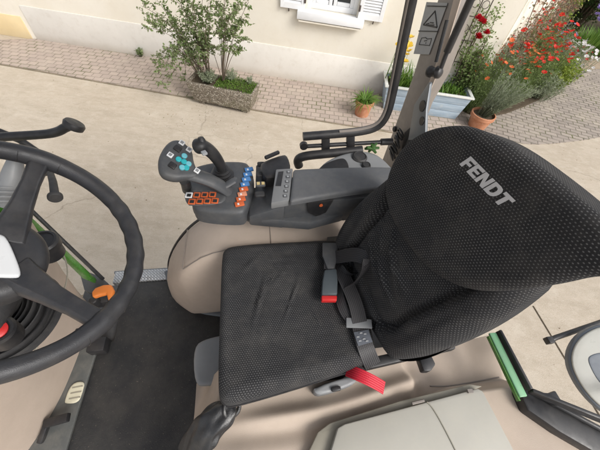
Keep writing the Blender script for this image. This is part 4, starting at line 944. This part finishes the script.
for sx in (-1, 1):
    x0 = sx*.615; w = .39; mb = MB()
    for c, s_ in (((x0-w/2+.03, -.03, 1.76), (.06, .035, 1.20)), ((x0+w/2-.03, -.03, 1.76), (.06, .035, 1.20)), ((x0, -.03, 1.20), (w-.12, .034, .08)), ((x0, -.03, 2.33), (w-.12, .034, .06))): mb.box(c, s_)
    k = 0; z = 1.255
    while z < 2.29:
        mb.box((x0, -.03, z), (w-.122, .008, .038), Matrix.Rotation(R(-35), 3, 'X')); z += .036
    sh = hp(mb, 'shutter', M['wood_white'], bevel=.002, seg=1)
    mb = MB(); mb.box((sx*.425, -.045, 1.30), (.03, .025, .08)); mb.tube([(sx*.42, -.05, 1.26), (sx*.42, -.05, 1.34)], .009, 8); hp(mb, 'hinge', M['iron'], sh)
    mb = MB(); mb.tube([(x0+sx*.06, -.002, 1.12), (x0+sx*.06, -.035, 1.12), (x0+sx*.06, -.045, 1.155)], .008, 8); hp(mb, 'shutter_catch', M['iron'])
# garden wall running back from the house corner
gw0, gw1 = V((2.78, 5.56, 0)), V((5.98, 9.75, 0)); gd = (gw1-gw0).normalized()
mb = MB(); mb.prism([gw0, gw1, gw1+V((-gd.y, gd.x, 0))*.3, gw0+V((-gd.y, gd.x, 0))*.3], (0, 0, 2.5)); gwo = mb.build('garden_wall', M['stucco'], smooth=False); tag(gwo, 'tall cream garden wall running back behind the red flowers', 'wall')

# plants --------------------------------------------------------------------
rnd = random.Random(11)
def leaf(mb, p, dr, ln, w, fold=.25, droop=0.0, twist=None):
    dr = V(dr).normalized(); a = V((rnd.uniform(-1, 1), rnd.uniform(-1, 1), rnd.uniform(.2, 1))); sd = dr.cross(a)
    if sd.length < 1e-3: sd = dr.cross(V((1, 0, .3)))
    sd.normalize(); nn = sd.cross(dr)
    p = V(p); m1 = p+dr*ln*.45; tip = p+dr*ln-V((0, 0, droop*ln))
    mb.add([p, m1+sd*w/2+nn*fold*w, tip, m1-sd*w/2+nn*fold*w], [(0, 1, 2), (0, 2, 3)])
def blade(mb, p, dr, ln, w, droop, seg=4):
    """long strap leaf that arches over"""
    dr = V(dr).normalized(); hz = V((dr.x, dr.y, 0)); hz = hz.normalized() if hz.length > 1e-3 else V((1, 0, 0)); sd = V((-hz.y, hz.x, 0)); p = V(p); vs = []
    for i in range(seg+1):
        t = i/seg; q = p+dr*ln*t-V((0, 0, droop*ln*t*t)); ww = w*(1-t**2)*.5+.0006
        vs += [q-sd*ww, q+sd*ww+V((0, 0, .0))]
    mb.add(vs, [(2*i, 2*i+1, 2*i+3, 2*i+2) for i in range(seg)])
def rdir(up=.3):
    while True:
        v = V((rnd.uniform(-1, 1), rnd.uniform(-1, 1), rnd.uniform(-1, 1)))
        if .05 < v.length < 1: break
    v.normalize(); v.z = v.z*.7+up; return v
def blob(c, r_):
    """random point in an ellipsoid, thicker towards its skin"""
    v = rdir(0); k = rnd.random()**.5; return V((c[0]+v.x*r_[0]*k, c[1]+v.y*r_[1]*k, c[2]+v.z*1.3*r_[2]*k))
def mesh_copies(src, places, parent):
    for i, (p, rz, s_) in enumerate(places):
        o = src if i == 0 else src.copy()
        if i: COL.objects.link(o)
        o.parent = parent; o.location = p; o.rotation_euler = (rnd.uniform(-.4, .4), rnd.uniform(-.4, .4), rz); o.scale = (s_,)*3
def flower_mesh(name, m, r_=.03, petals=6, cup=.5, layers=1):
    mb = MB()
    for L in range(layers):
        q = 1-.28*L
        for k in range(petals):
            a = 2*PI*k/petals+L*.5; c, s_ = math.cos(a), math.sin(a); o = V((0, 0, .004*L)); sd = V((-s_, c, 0)); up = V((0, 0, 1))
            d1 = V((c, s_, 0)); p1 = o+d1*r_*.55*q+up*r_*cup*(.4+.35*L); p2 = o+d1*r_*q+up*r_*cup*(.75+.5*L)
            mb.add([o, p1+sd*r_*.5*q, p2+sd*r_*.32*q, p2-sd*r_*.32*q, p1-sd*r_*.5*q], [(0, 1, 2), (0, 2, 3), (0, 3, 4)])
    return mb.build(name, m, fix=False, ang=0)

# concrete planter
PC = V((-1.52, 4.50, 0)); prz = math.atan2(-.10, .96)
pt = empty('stone_planter', PC, prz); tag(pt, 'rough pebble concrete trough holding a leafy shrub, standing at the pavement edge', 'planter')
mb = MB(); hw, hd, bw, bd = .545, .20, .475, .165
def rc(w, d_, z): return [V((x, y, z)) for x, y in ((-w, -d_), (w, -d_), (w, d_), (-w, d_))]
mb.rings([rc(bw, bd, .055), rc(hw, hd, .37), rc(hw-.045, hd-.045, .372), rc(hw-.055, hd-.055, .30)]); mb.build('trough', M['agg'], pt, bevel=.014, seg=3)
for x in (-.36, .36):
    mb = MB(); mb.box((x, 0, .026), (.10, .26, .056)); mb.build('foot', M['agg'], pt, bevel=.008)
mb = MB(); mb.grid(lambda a, b: (-hw+.05+a*(2*hw-.1), -hd+.05+b*(2*hd-.1), .335+.02*noise.noise(V((a*6, b*3, 1)))), 20, 8); mb.build('soil', M['soil'], pt)
prot = Matrix.Rotation(prz, 3, 'Z')
def PP(x, y, z): return PC+prot @ V((x, y, z))
mb = MB()
for i in range(2600):
    x = rnd.uniform(-.10, hw-.03); y = rnd.uniform(-hd+.005, hd-.03); z = .365+.035*math.sin(PI*min(1, max(0, (x+.1)/.6)))+rnd.uniform(-.02, .015)
    leaf(mb, PP(x, y, z), rdir(.8), rnd.uniform(.012, .026), .010)
o = mb.build('stonecrop', M['lf_moss'], fix=False, ang=0); tag(o, kind='stuff'); o['label'] = 'bright green stonecrop carpet at the right end of the trough'; o['category'] = 'ground cover'
def tuft(name, label, c, r_, h, n, m, cat='plant', lw=.016, ll=.05):
    mb = MB()
    for i in range(n//8):
        a = rnd.uniform(0, 2*PI); q = V((math.cos(a)*r_*rnd.random()*.6, math.sin(a)*r_*rnd.random()*.6, 0)); top = V(c)+q*1.6+V((0, 0, h*rnd.uniform(.55, 1))); b = V(c)+q*.4
        mb.tube([b, top], [.003, .0015], 4)
        for k in range(8): f = rnd.uniform(.25, 1); leaf(mb, b.lerp(top, f), rdir(.35), ll*rnd.uniform(.6, 1.1), lw)
    o = mb.build(name, m, fix=False, ang=0); tag(o, label, cat); return o
tuft('herb', 'bushy grey green herb behind the stonecrop in the trough', PP(.10, .08, .34), .12, .22, 420, M['lf_grey'], lw=.012, ll=.035)
tuft('herb', 'small grey green sprig at the right end of the trough', PP(.40, .08, .35), .06, .17, 150, M['lf_grey'], lw=.012, ll=.035)
tuft('herb', 'tangle of pale grey green herb at the left end of the trough', PP(-.22, -.05, .34), .20, .20, 700, M['lf_grey'], lw=.014, ll=.04)

# shrub
sh = empty('shrub', PP(-.1, 0, .33)); tag(sh, 'tall loose green shrub leaning left out of the concrete trough', 'shrub')
so_ = sh.location.copy(); wood = MB(); lv = MB()
tips = [(142, 12), (148, 30), (140, 3), (155, 22), (160, 45), (152, 60), (160, 76), (166, 84), (172, 66), (178, 48), (184, 70), (190, 58), (170, 25), (175, 38), (183, 22), (192, 35), (200, 50), (197, 66), (205, 38), (203, 20), (212, 30), (216, 48), (210, 60), (222, 18), (218, 5), (232, 12), (240, 24), (246, 14), (250, 4), (238, 4), (244, 40), (234, 46), (228, 34), (206, 2), (190, 6), (176, 2), (160, 4), (212, -14), (192, -18), (230, -15), (170, -14), (248, -12), (205, -32), (225, -34), (185, -30), (150, -8), (243, 50), (157, 14), (197, 12), (182, 84), (200, 78), (188, 45), (224, 26), (166, 56)]
bases = [V((-.34, -.02, .33)), V((-.22, .02, .33)), V((-.02, .02, .33)), V((-.28, .05, .33))]
for (px, py) in tips:
    T_ = WW(px+rnd.uniform(-3, 3), py+rnd.uniform(-3, 3), 4.5+rnd.uniform(-.38, .38)); b = PP(*bases[(0, 1, 3)[rnd.randrange(3)]])
    if px > 215: b = PP(*bases[2])
    mid = b.lerp(T_, .5)+V((0, 0, .22 if py < 60 else .42))+rdir(0)*.07
    path = smoothpoly([b, b.lerp(mid, .6)+V((0, 0, .05)), mid, mid.lerp(T_, .6)+V((0, 0, .03)), T_], 2, False); n = len(path)
    wood.tube(path, [.0055*(1-.78*i/n) for i in range(n)], 5)
    for k in range(9):                                                    # twigs with leaves
        f = rnd.uniform(.48 if px > 215 else .34, 1); p = path[min(n-1, int(f*(n-1)))]; tw = p+rdir(.15)*rnd.uniform(.05, .17); wood.tube([p, tw], [.003, .0015], 4)
        for q in range(10):
            pp = p.lerp(tw, rnd.uniform(.2, 1.15)); leaf(lv, pp+rdir(0)*.02, rdir(.15), rnd.uniform(.03, .06), rnd.uniform(.020, .034), droop=.15)
wood.build('branches', M['bark'], sh, off=so_, ang=0); lv.build('foliage', M['lf_shrub'], sh, off=so_, fix=False, ang=0)
tuft('weed', 'small green weed growing at the foot of the white plinth', WW(142, 54)+V((0, -.06, -.02)), .09, .16, 130, M['lf_shrub'], 'weed', .03, .05)
mb = MB()
for i in range(420):
    t = rnd.random(); x = -5.4+6.6*t; 
    if noise.noise(V((x*1.7, 3, 0))) < -.05: continue
    y = 4.69-.045*(x+5.4)*1.02+rnd.uniform(-.02, .02); blade(mb, (x, y, .0), rdir(.7), rnd.uniform(.02, .06), .006, .3, 2)
for i in range(160):
    x = rnd.uniform(-5, 2.2); 
    if noise.noise(V((x*1.3, 8, 0))) < .1: continue
    blade(mb, (x, 5.54-.022*x+rnd.uniform(-.02, .005), .02), rdir(.7), rnd.uniform(.03, .08), .007, .3, 2)
o = mb.build('joint_weeds', M['lf_shrub'], fix=False, ang=0); tag(o, kind='stuff'); o['label'] = 'thin line of weeds in the joints of the pavement'; o['category'] = 'weeds'

# terracotta pots
def pot(name, label, c, rt, rb, h):
    p = empty(name, c); tag(p, label, 'pot')
    mb = MB(); mb.lathe([(rb, 0), (rb+.004, .01), (rt-.02, h-.07), (rt-.018, h-.065), (rt, h-.06), (rt+.002, h-.005), (rt-.004, h), (rt-.018, h), (rt-.024, h-.04), (rt-.03, h-.045), (.001, h-.045)], (0, 0, 0), n=40); mb.build('pot_body', M['terra'], p, ang=40)
    mb = MB(); mb.grid(lambda a, b: ((rt-.028)*a*math.cos(2*PI*b), (rt-.028)*a*math.sin(2*PI*b), h-.035+.01*noise.noise(V((a*4, b*9, 2)))), 5, 24); mb.build('potting_soil', M['soil'], p)
    return p
p1 = V((.765, 4.76, .022)); pot('terracotta_pot', 'small terracotta pot of striped strap leaves by the white plinth', p1, .155, .115, .26)
mb = MB()
for i in range(190):
    a = rnd.uniform(0, 2*PI); e = rnd.uniform(.25, 1.6); blade(mb, p1+V((.06*math.cos(a)*rnd.random(), .06*math.sin(a)*rnd.random(), .235)), (math.cos(a), math.sin(a), e), rnd.uniform(.16, .34), .016, rnd.uniform(.25, .75), 5)
o = mb.build('spider_plant', M['lf_grass'], fix=False, ang=0); tag(o, 'bright green tuft of arching strap leaves in the small pot', 'plant')
p2 = V((2.80, 4.93, .012)); pot('terracotta_pot', 'orange terracotta pot of grey green sprigs beside the blue trough', p2, .20, .14, .25)
mb = MB()
for i in range(130):
    a = rnd.uniform(0, 2*PI); b = p2+V((.10*math.cos(a)*rnd.random(), .10*math.sin(a)*rnd.random(), .22)); L = rnd.uniform(.35, .85); dr = V((.48+.42*math.cos(a), .25+.42*math.sin(a), 1.0)).normalized(); tp_ = b+dr*L+V((.05, 0, -.10*L)); mb.tube([b, b.lerp(tp_, .5)+V((0, 0, .03)), tp_], [.004, .003, .0015], 4)
    for k in range(26): f = rnd.uniform(.2, 1.02); leaf(mb, b.lerp(tp_, f)+V((0, 0, .03*math.sin(PI*f))), dr*.8+rdir(0)*.8, rnd.uniform(.03, .06), .009)
o = mb.build('lavender', M['lf_grey'], fix=False, ang=0); tag(o, 'feathery grey green plant leaning right out of the orange pot', 'plant')

# blue wooden trough with yellow lilies
bx = empty('planter_box', (1.80, 5.24, 0), 0); tag(bx, 'pale blue painted wooden trough of yellow lilies behind the cab pillar', 'planter')
def qd(w, d_, z): return [V((x, y, z)) for x, y in ((-w, -d_), (w, -d_), (w, d_), (-w, d_))]
for k in range(3):                                                          # three boards high
    z0, z1 = .02+.137*k, .02+.137*(k+1)-.004; g = lambda z: (.64+.075*z/.43, .20+.045*z/.43); mb = MB()
    a, b = g(z0), g(z1); mb.rings([qd(*a, z0), qd(*b, z1), qd(b[0]-.03, b[1]-.03, z1), qd(a[0]-.03, a[1]-.03, z0)], cap=False); mb.f += [(0, 12, 13, 1), (1, 13, 14, 2), (2, 14, 15, 3), (3, 15, 12, 0)]; mb.mi += [0]*4; mb.build('board', M['bluewood'], bx, bevel=.004)
mb = MB()
for (a, b) in (((-.745, -.245), (.745, -.245)), ((-.745, .245), (.745, .245))): mb.bar((a[0], a[1], .445), (b[0], b[1], .445), .055, .025)
for x in (-.717, .717): mb.bar((x, -.217, .445), (x, .217, .445), .055, .0246)
mb.build('rim', plastic('pale_rim_paint', (.62, .63, .60), .6, .1, 50, .2, dust=.3, dustcol=(.35, .33, .28)), bx, bevel=.004)
mb = MB(); mb.box((0, 0, .38), (1.34, .40, .04)); mb.build('box_soil', M['soil'], bx)
mb = MB()
for i in range(560):
    x = rnd.uniform(1.18, 2.42); y = rnd.uniform(5.08, 5.40); a = rnd.uniform(0, 2*PI); blade(mb, (x, y, .40), (math.cos(a)*.5, math.sin(a)*.5, 1.2), rnd.uniform(.18, .52) if x < 1.75 else rnd.uniform(.08, .22), .022, rnd.uniform(.2, .6), 4)
lo = empty('lily', (1.5, 5.24, .4)); tag(lo, 'clump of yellow lilies and green strap leaves in the blue trough', 'flowers')
mb.build('leaves', M['lf_grass'], lo, off=lo.location.copy(), fix=False, ang=0)
mb = MB(); pl = []
for px, py in ((402, 40), (408, 46), (400, 52), (406, 55), (404, 62), (410, 38), (398, 46), (409, 52), (399, 59), (404, 48)):
    q = WW(px, py, 5.24+rnd.uniform(-.1, .1)); mb.tube([V((q.x-.05, 5.24, .40)), q], [.005, .003], 5); pl.append((q-lo.location, rnd.uniform(0, 6), rnd.uniform(.9, 1.4)))
mb.build('stems', M['lf_grass'], lo, off=lo.location.copy(), ang=0)
mesh_copies(flower_mesh('blossom', M['fl_yellow'], .05, 6, .8), pl, lo)

# trellis and climbing rose on the house wall
tl = MB(); ty = lambda x: 5.55-.022*x-.03
for x in (1.85, 1.99, 2.13, 2.27): tl.tube([(x, ty(x), .35), (x, ty(x), 2.6)], .008, 6)
for z in (.45, .78, 1.1, 1.42, 1.75, 2.1): tl.tube([(1.82, ty(1.8), z), (2.30, ty(2.3), z)], .007, 6)
for i, x in enumerate((1.92, 2.06, 2.20)):
    for z in (.94, 1.26, 1.58): tl.torus((x, ty(x), z), V((1, 0, 0)), V((0, 0, 1)), .05, lambda a: .005, 16, 5)
o = tl.build('trellis', M['iron'], ang=0); tag(o, 'rusty wrought iron trellis with ring scrolls on the cream wall', 'trellis')
ro = empty('rose_bush', (2.45, 5.35, 0)); tag(ro, 'climbing rose with dark red blooms beside the iron trellis', 'rose'); roc = ro.location.copy()
wd, lvm = MB(), MB()
for (px, py) in ((462, 60), (468, 48), (474, 58), (460, 75), (470, 72), (478, 50), (484, 40), (476, 30), (484, 20), (490, 12), (492, 28), (466, 88), (482, 5), (500, 8), (488, 50)):
    q = WW(px, py, 5.40+rnd.uniform(-.1, .12)); b = V((2.45+rnd.uniform(-.1, .1), 5.38, .03)); path = smoothpoly([b, b.lerp(q, .5)+rdir(0)*.1, q], 2, False); wd.tube(path, [.009*(1-.7*i/len(path)) for i in range(len(path))], 5)
    for k in range(120):
        f = rnd.uniform(.3, 1.02); pp = path[min(len(path)-1, int(f*(len(path)-1)))]+rdir(0)*rnd.uniform(.02, .13); leaf(lvm, pp, rdir(.1), rnd.uniform(.03, .055), .03)
wd.build('canes', M['bark'], ro, off=roc, ang=0); lvm.build('foliage', M['lf_mid'], ro, off=roc, fix=False, ang=0)
mesh_copies(flower_mesh('bloom', M['fl_rose'], .055, 7, .6, 3), [(WW(x, y, 5.28)-roc, rnd.uniform(0, 6), rnd.uniform(.8, 1.15)) for x, y in ((481, 22), (477, 37), (479, 39), (483, 24), (478, 19), (486, 34))], ro)

# flower bed: stemmy clumps with their blossoms
red_mesh = None
def clump(name, label, c, r_, h, nst, m, group=None, lean=(0, 0), ll=.05, lw=.012, per=22, cat='flowers', part='foliage'):
    e = empty(name, c); tag(e, label, cat, group); mb = MB(); tops = []
    for i in range(nst):
        a = rnd.uniform(0, 2*PI); k = math.sqrt(rnd.random()); b = V((r_*.55*k*math.cos(a), r_*.55*k*math.sin(a), 0)); t = V((r_*k*math.cos(a)*1.1+lean[0], r_*k*math.sin(a)*1.1+lean[1], h*(1-.35*k*k)*rnd.uniform(.7, 1.05))); mid = b.lerp(t, .5)+rdir(0)*.04
        path = smoothpoly([b, mid, t], 1, False); mb.tube(path, [.004, .0035, .003, .002][:len(path)] if len(path) <= 4 else [.0045*(1-.6*j/len(path)) for j in range(len(path))], 4); tops.append(t)
        for k2 in range(per):
            f = rnd.uniform(.15, .98); p = path[min(len(path)-1, int(f*len(path)))].lerp(t, rnd.random()*.3); leaf(mb, p+rdir(0)*.035, rdir(.35), ll*rnd.uniform(.6, 1.2), lw*rnd.uniform(.8, 1.3))
    mb.build(part, m, e, fix=False, ang=0); return e, tops
reds = [((2.74, 5.40), .28, 1.2, 0), ((3.02, 5.66), .32, 1.25, 0), ((3.35, 5.85), .34, 1.0, 0), ((3.80, 6.12), .36, 1.0, 0), ((3.10, 6.05), .36, 1.35, 0), ((3.60, 6.45), .38, 1.35, 0), ((4.20, 6.50), .36, 1.1, 0), ((4.40, 7.00), .38, 1.2, 0), ((4.10, 7.15), .38, 1.4, 0)]
rl = ['orange red flower clump between the blue trough and the orange pot', 'clump of orange red flowers right behind the orange pot', 'front clump of orange red flowers behind the feathery grey plant', 'front clump of red flowers at the edge of the grey paving', 'tall red flower clump below the dark red roses', 'tall red flower clump in the middle of the bed', 'loose red flower clump left of the lime green plant', 'red flower clump behind the lime green plant', 'rearmost tall clump of red flowers against the garden wall']
red_src = flower_mesh('blossom', M['fl_red'], .042, 6, .5); org_src = flower_mesh('blossom', M['fl_orange'], .038, 6, .5)
redu = orgu = False
for i, ((x, y), r_, h, _) in enumerate(reds):
    e, tops = clump('red_flowers', rl[i], V((x, y, .045)), r_, h, 85, [M['lf_mid'], M['lf_grey']][i % 3 == 1], 'clumps of red flowers in the bed')
    rnd.shuffle(tops); src = org_src if i in (0, 2) else red_src; first = (src is org_src and not orgu) or (src is red_src and not redu)
    if src is org_src: orgu = True
    else: redu = True
    for k, t in enumerate(tops[:42 if i > 2 else 26]):
        o = src if (first and k == 0) else src.copy()
        if o is not src: COL.objects.link(o)
        o.parent = e; o.location = t+V((0, 0, .01)); o.rotation_euler = (rnd.uniform(-.6, .6), rnd.uniform(-.6, .6), rnd.uniform(0, 6)); o.scale = (rnd.uniform(.55, 1.1),)*3
e, t = clump('leafy_plant', 'bushy pale green plant between the orange pot and the climbing rose', V((2.60, 5.46, .03)), .26, .9, 70, M['lf_mid'], ll=.05, lw=.018, per=26, cat='plant')
e, t = clump('leafy_plant', 'lime green leafy plant spilling over the edge of the grey paving', V((4.75, 6.75, .045)), .38, .62, 90, M['lf_lime'], ll=.075, lw=.03, per=16, cat='plant')
e, t = clump('leafy_plant', 'low grey green plant in front of the white flowers', V((4.35, 6.25, .045)), .3, .5, 70, M['lf_grey'], ll=.06, lw=.012, per=22, cat='plant')
def flowered(name, label, c, r_, h, n, lm, fm, fr, petals, cup, nf, ll=.05):
    e, tops = clump(name, label, c, r_, h, n, lm, ll=ll); src = flower_mesh('blossom', fm, fr, petals, cup)
    for k, t in enumerate(tops[:nf]):
        o = src if k == 0 else src.copy()
        if k: COL.objects.link(o)
        o.parent = e; o.location = t; o.rotation_euler = (rnd.uniform(-.6, .6), rnd.uniform(-.6, .6), rnd.uniform(0, 6)); o.scale = (rnd.uniform(.7, 1.3),)*3
    return e
flowered('white_flowers', 'airy white flowers at the corner of the bed by the path', V((5.25, 7.35, .045)), .40, .75, 80, M['lf_grey'], M['fl_white'], .035, 5, .3, 60)
flowered('violet_flowers', 'few pale violet flowers between the red and white ones', V((4.75, 7.35, .045)), .28, 1.0, 40, M['lf_mid'], M['fl_violet'], .045, 5, .4, 22)
flowered('pink_flowers', 'crimson flowers at the path end of the bed', V((5.55, 7.75, .045)), .28, .6, 36, M['lf_mid'], M['fl_rose'], .035, 5, .4, 14)
# climber with rusty leaves on the garden wall
for (f0, f1, zz, lab, mm, nn_) in ((.02, .40, 1.6, 'rusty red climber on the garden wall behind the roses', 'lf_rust', 1100), (.36, .80, 1.75, 'rusty pink climber high on the middle of the garden wall', 'lf_rust', 1500), (.62, .95, 2.2, 'lime green creeper hanging over the garden wall top', 'lf_lime', 1500)):
    c = gw0.lerp(gw1, (f0+f1)/2); e = empty('climber', (c.x, c.y, 0)); tag(e, lab, 'climber'); wd, lm = MB(), MB(); nrm = V((gd.y, -gd.x, 0))
    for i in range(26):
        f = rnd.uniform(f0, f1); b = gw0.lerp(gw1, (f0+f1)/2+rnd.uniform(-.03, .03))+nrm*.05; t = gw0.lerp(gw1, f)+nrm*rnd.uniform(.03, .28)+V((0, 0, zz*rnd.uniform(.55, 1.2))); path = smoothpoly([b, b.lerp(t, .5)+nrm*.06+V((0, 0, .1)), t], 2, False); wd.tube(path, .006, 4)
        for k in range(nn_//26):
            q = path[min(len(path)-1, int(rnd.uniform(.35, 1)*len(path)))]+rdir(0)*rnd.uniform(.02, .17); dd = (q-gw0).dot(nrm)
            if dd < .02: q += nrm*(.03-dd)
            leaf(lm, q, rdir(0), rnd.uniform(.035, .07), .035)
    ol2 = e.location.copy(); wd.build('stems', M['bark'], e, off=ol2, ang=0); lm.build('foliage', M[mm], e, off=ol2, fix=False, ang=0)
# beyond the path: iris, grassy clump, hedge bushes, yellow-green tree
e = empty('iris', (6.75, 9.35, .02)); tag(e, 'violet irises over sword leaves beyond the sandy path', 'flowers'); mb = MB()
for i in range(260):
    a = rnd.uniform(0, 2*PI); k = rnd.random(); blade(mb, V((.5*k*math.cos(a), .35*k*math.sin(a), 0)), (.3*math.cos(a), .3*math.sin(a), 1), rnd.uniform(.35, .65), .03, .12, 3)
mb.build('sword_leaves', M['lf_grass'], e, fix=False, ang=0)
src = flower_mesh('blossom', M['fl_violet'], .07, 6, .7, 2); mesh_copies(src, [(V((rnd.uniform(-.35, .25), rnd.uniform(-.3, .3), rnd.uniform(.6, 1.0))), rnd.uniform(0, 6), rnd.uniform(.8, 1.3)) for i in range(16)], e)
mb = MB(); c = V((7.5, 9.55, .02))
for i in range(600):
    a = rnd.uniform(0, 2*PI); k = math.sqrt(rnd.random()); blade(mb, c+V((.95*k*math.cos(a), .55*k*math.sin(a), 0)), (.6*math.cos(a), .6*math.sin(a), 1), rnd.uniform(.3, .75), .025, .4, 4)
o = mb.build('grass_clump', M['lf_grass'], fix=False, ang=0); tag(o, 'arching bright green grass clump below the dark bushes', 'grass')
def bush(name, label, c, r_, n, m, ls=.07, cat='bush', trunk=.3):
    e = empty(name, (c[0], c[1], 0)); tag(e, label, cat); mb, wd = MB(), MB(); ctr = V((0, 0, c[2]))
    cl = [blob(ctr, [q*.8 for q in r_]) for i in range(46)]
    for q in cl:
        wd.tube([V((rnd.uniform(-.1, .1), rnd.uniform(-.1, .1), 0)), q.lerp(ctr, .5), q], [.03, .02, .006], 5); rr = rnd.uniform(.16, .34)*max(r_)/1.2
        for k in range(n//46): p = q+rdir(.1)*rr*rnd.random()**.6; leaf(mb, p, rdir(.1), ls*rnd.uniform(.6, 1.2), ls*.5)
    wd.build('branches', M['bark'], e, ang=0); mb.build('foliage', M[m], e, fix=False, ang=0)
bush('hedge_bush', 'dark green rounded bush behind the violet irises', (7.1, 10.9, .85), (1.0, .9, .8), 5200, 'lf_dark')
bush('hedge_bush', 'dark green bush at the right edge behind the grass clump', (8.9, 10.7, .95), (1.1, 1.0, .9), 5200, 'lf_dark')
bush('hedge_bush', 'mid green bush farthest back between the dark bushes', (8.6, 13.2, 1.3), (1.6, 1.3, 1.3), 5200, 'lf_mid', .1)
bush('lime_tree', 'yellow green tree crown above the end of the garden wall', (6.9, 12.3, 2.1), (1.2, 1.1, 1.4), 5200, 'lf_lime', .1, 'tree')

# litter: fallen leaves, petals and grit on the yard
mb = MB()
for i in range(380):
    k = rnd.random()
    if k < .35: x, y = PC.x+rnd.gauss(-.25, .55), PC.y+rnd.gauss(-.25, .35)
    elif k < .6: x, y = 3.9+rnd.gauss(0, .9), 5.2+rnd.gauss(0, .5)
    else: x, y = rnd.uniform(-6, 5), rnd.uniform(.8, 4.5)
    if k < .6: leaf(mb, (x, y, .027), (rnd.uniform(-1, 1), rnd.uniform(-1, 1), .08), rnd.uniform(.010, .026), .010)
    else:
        q = rnd.uniform(.003, .009); c = V((x, y, q*.5)); mb.add([c+V((q, 0, 0)), c+V((0, q, 0)), c+V((-q, 0, 0)), c+V((0, -q*.8, 0)), c+V((0, 0, q))], [(0, 1, 4), (1, 2, 4), (2, 3, 4), (3, 0, 4)])
o = mb.build('leaf_litter', leafmat('dry_litter', [(.20, .14, .07), (.30, .22, .12), (.38, .33, .25), (.16, .17, .07)], .1), fix=False, ang=0); tag(o, kind='stuff'); o['label'] = 'scattered dry leaves and grit on the pale yard'; o['category'] = 'litter'

# ------------------------------------------------------------------ light
W = bpy.data.worlds.new('World'); S.world = W; W.use_nodes = True
nt = W.node_tree; nt.nodes.clear()
wo = nt.nodes.new('ShaderNodeOutputWorld'); bg = nt.nodes.new('ShaderNodeBackground'); sky = nt.nodes.new('ShaderNodeTexSky'); hs = nt.nodes.new('ShaderNodeHueSaturation')
SUN_AZ, SUN_EL = R(125), R(42)      # compass angle of the sun seen from the cab (0 = +Y, clockwise)
sky.sky_type = 'NISHITA'; sky.sun_disc = False; sky.sun_elevation = SUN_EL; sky.sun_rotation = SUN_AZ; sky.dust_density = 4; sky.air_density = 1
hs.inputs['Saturation'].default_value = .3
nt.links.new(sky.outputs[0], hs.inputs['Color']); nt.links.new(hs.outputs[0], bg.inputs[0]); nt.links.new(bg.outputs[0], wo.inputs[0]); bg.inputs[1].default_value = .15
sl = bpy.data.lights.new('sun', 'SUN'); sl.energy = 1.25; sl.angle = R(25); sl.color = (1, .965, .92)
so = bpy.data.objects.new('sun', sl); COL.objects.link(so)
sd = V((math.sin(SUN_AZ)*math.cos(SUN_EL), math.cos(SUN_AZ)*math.cos(SUN_EL), math.sin(SUN_EL)))
so.rotation_euler = sd.to_track_quat('Z', 'Y').to_euler(); so.location = sd*20
S.view_settings.view_transform = 'Standard'; S.view_settings.look = 'None'; S.view_settings.gamma = 1; S.view_settings.use_curve_mapping = False
S.view_settings.exposure = .48
S.render.engine = 'CYCLES'
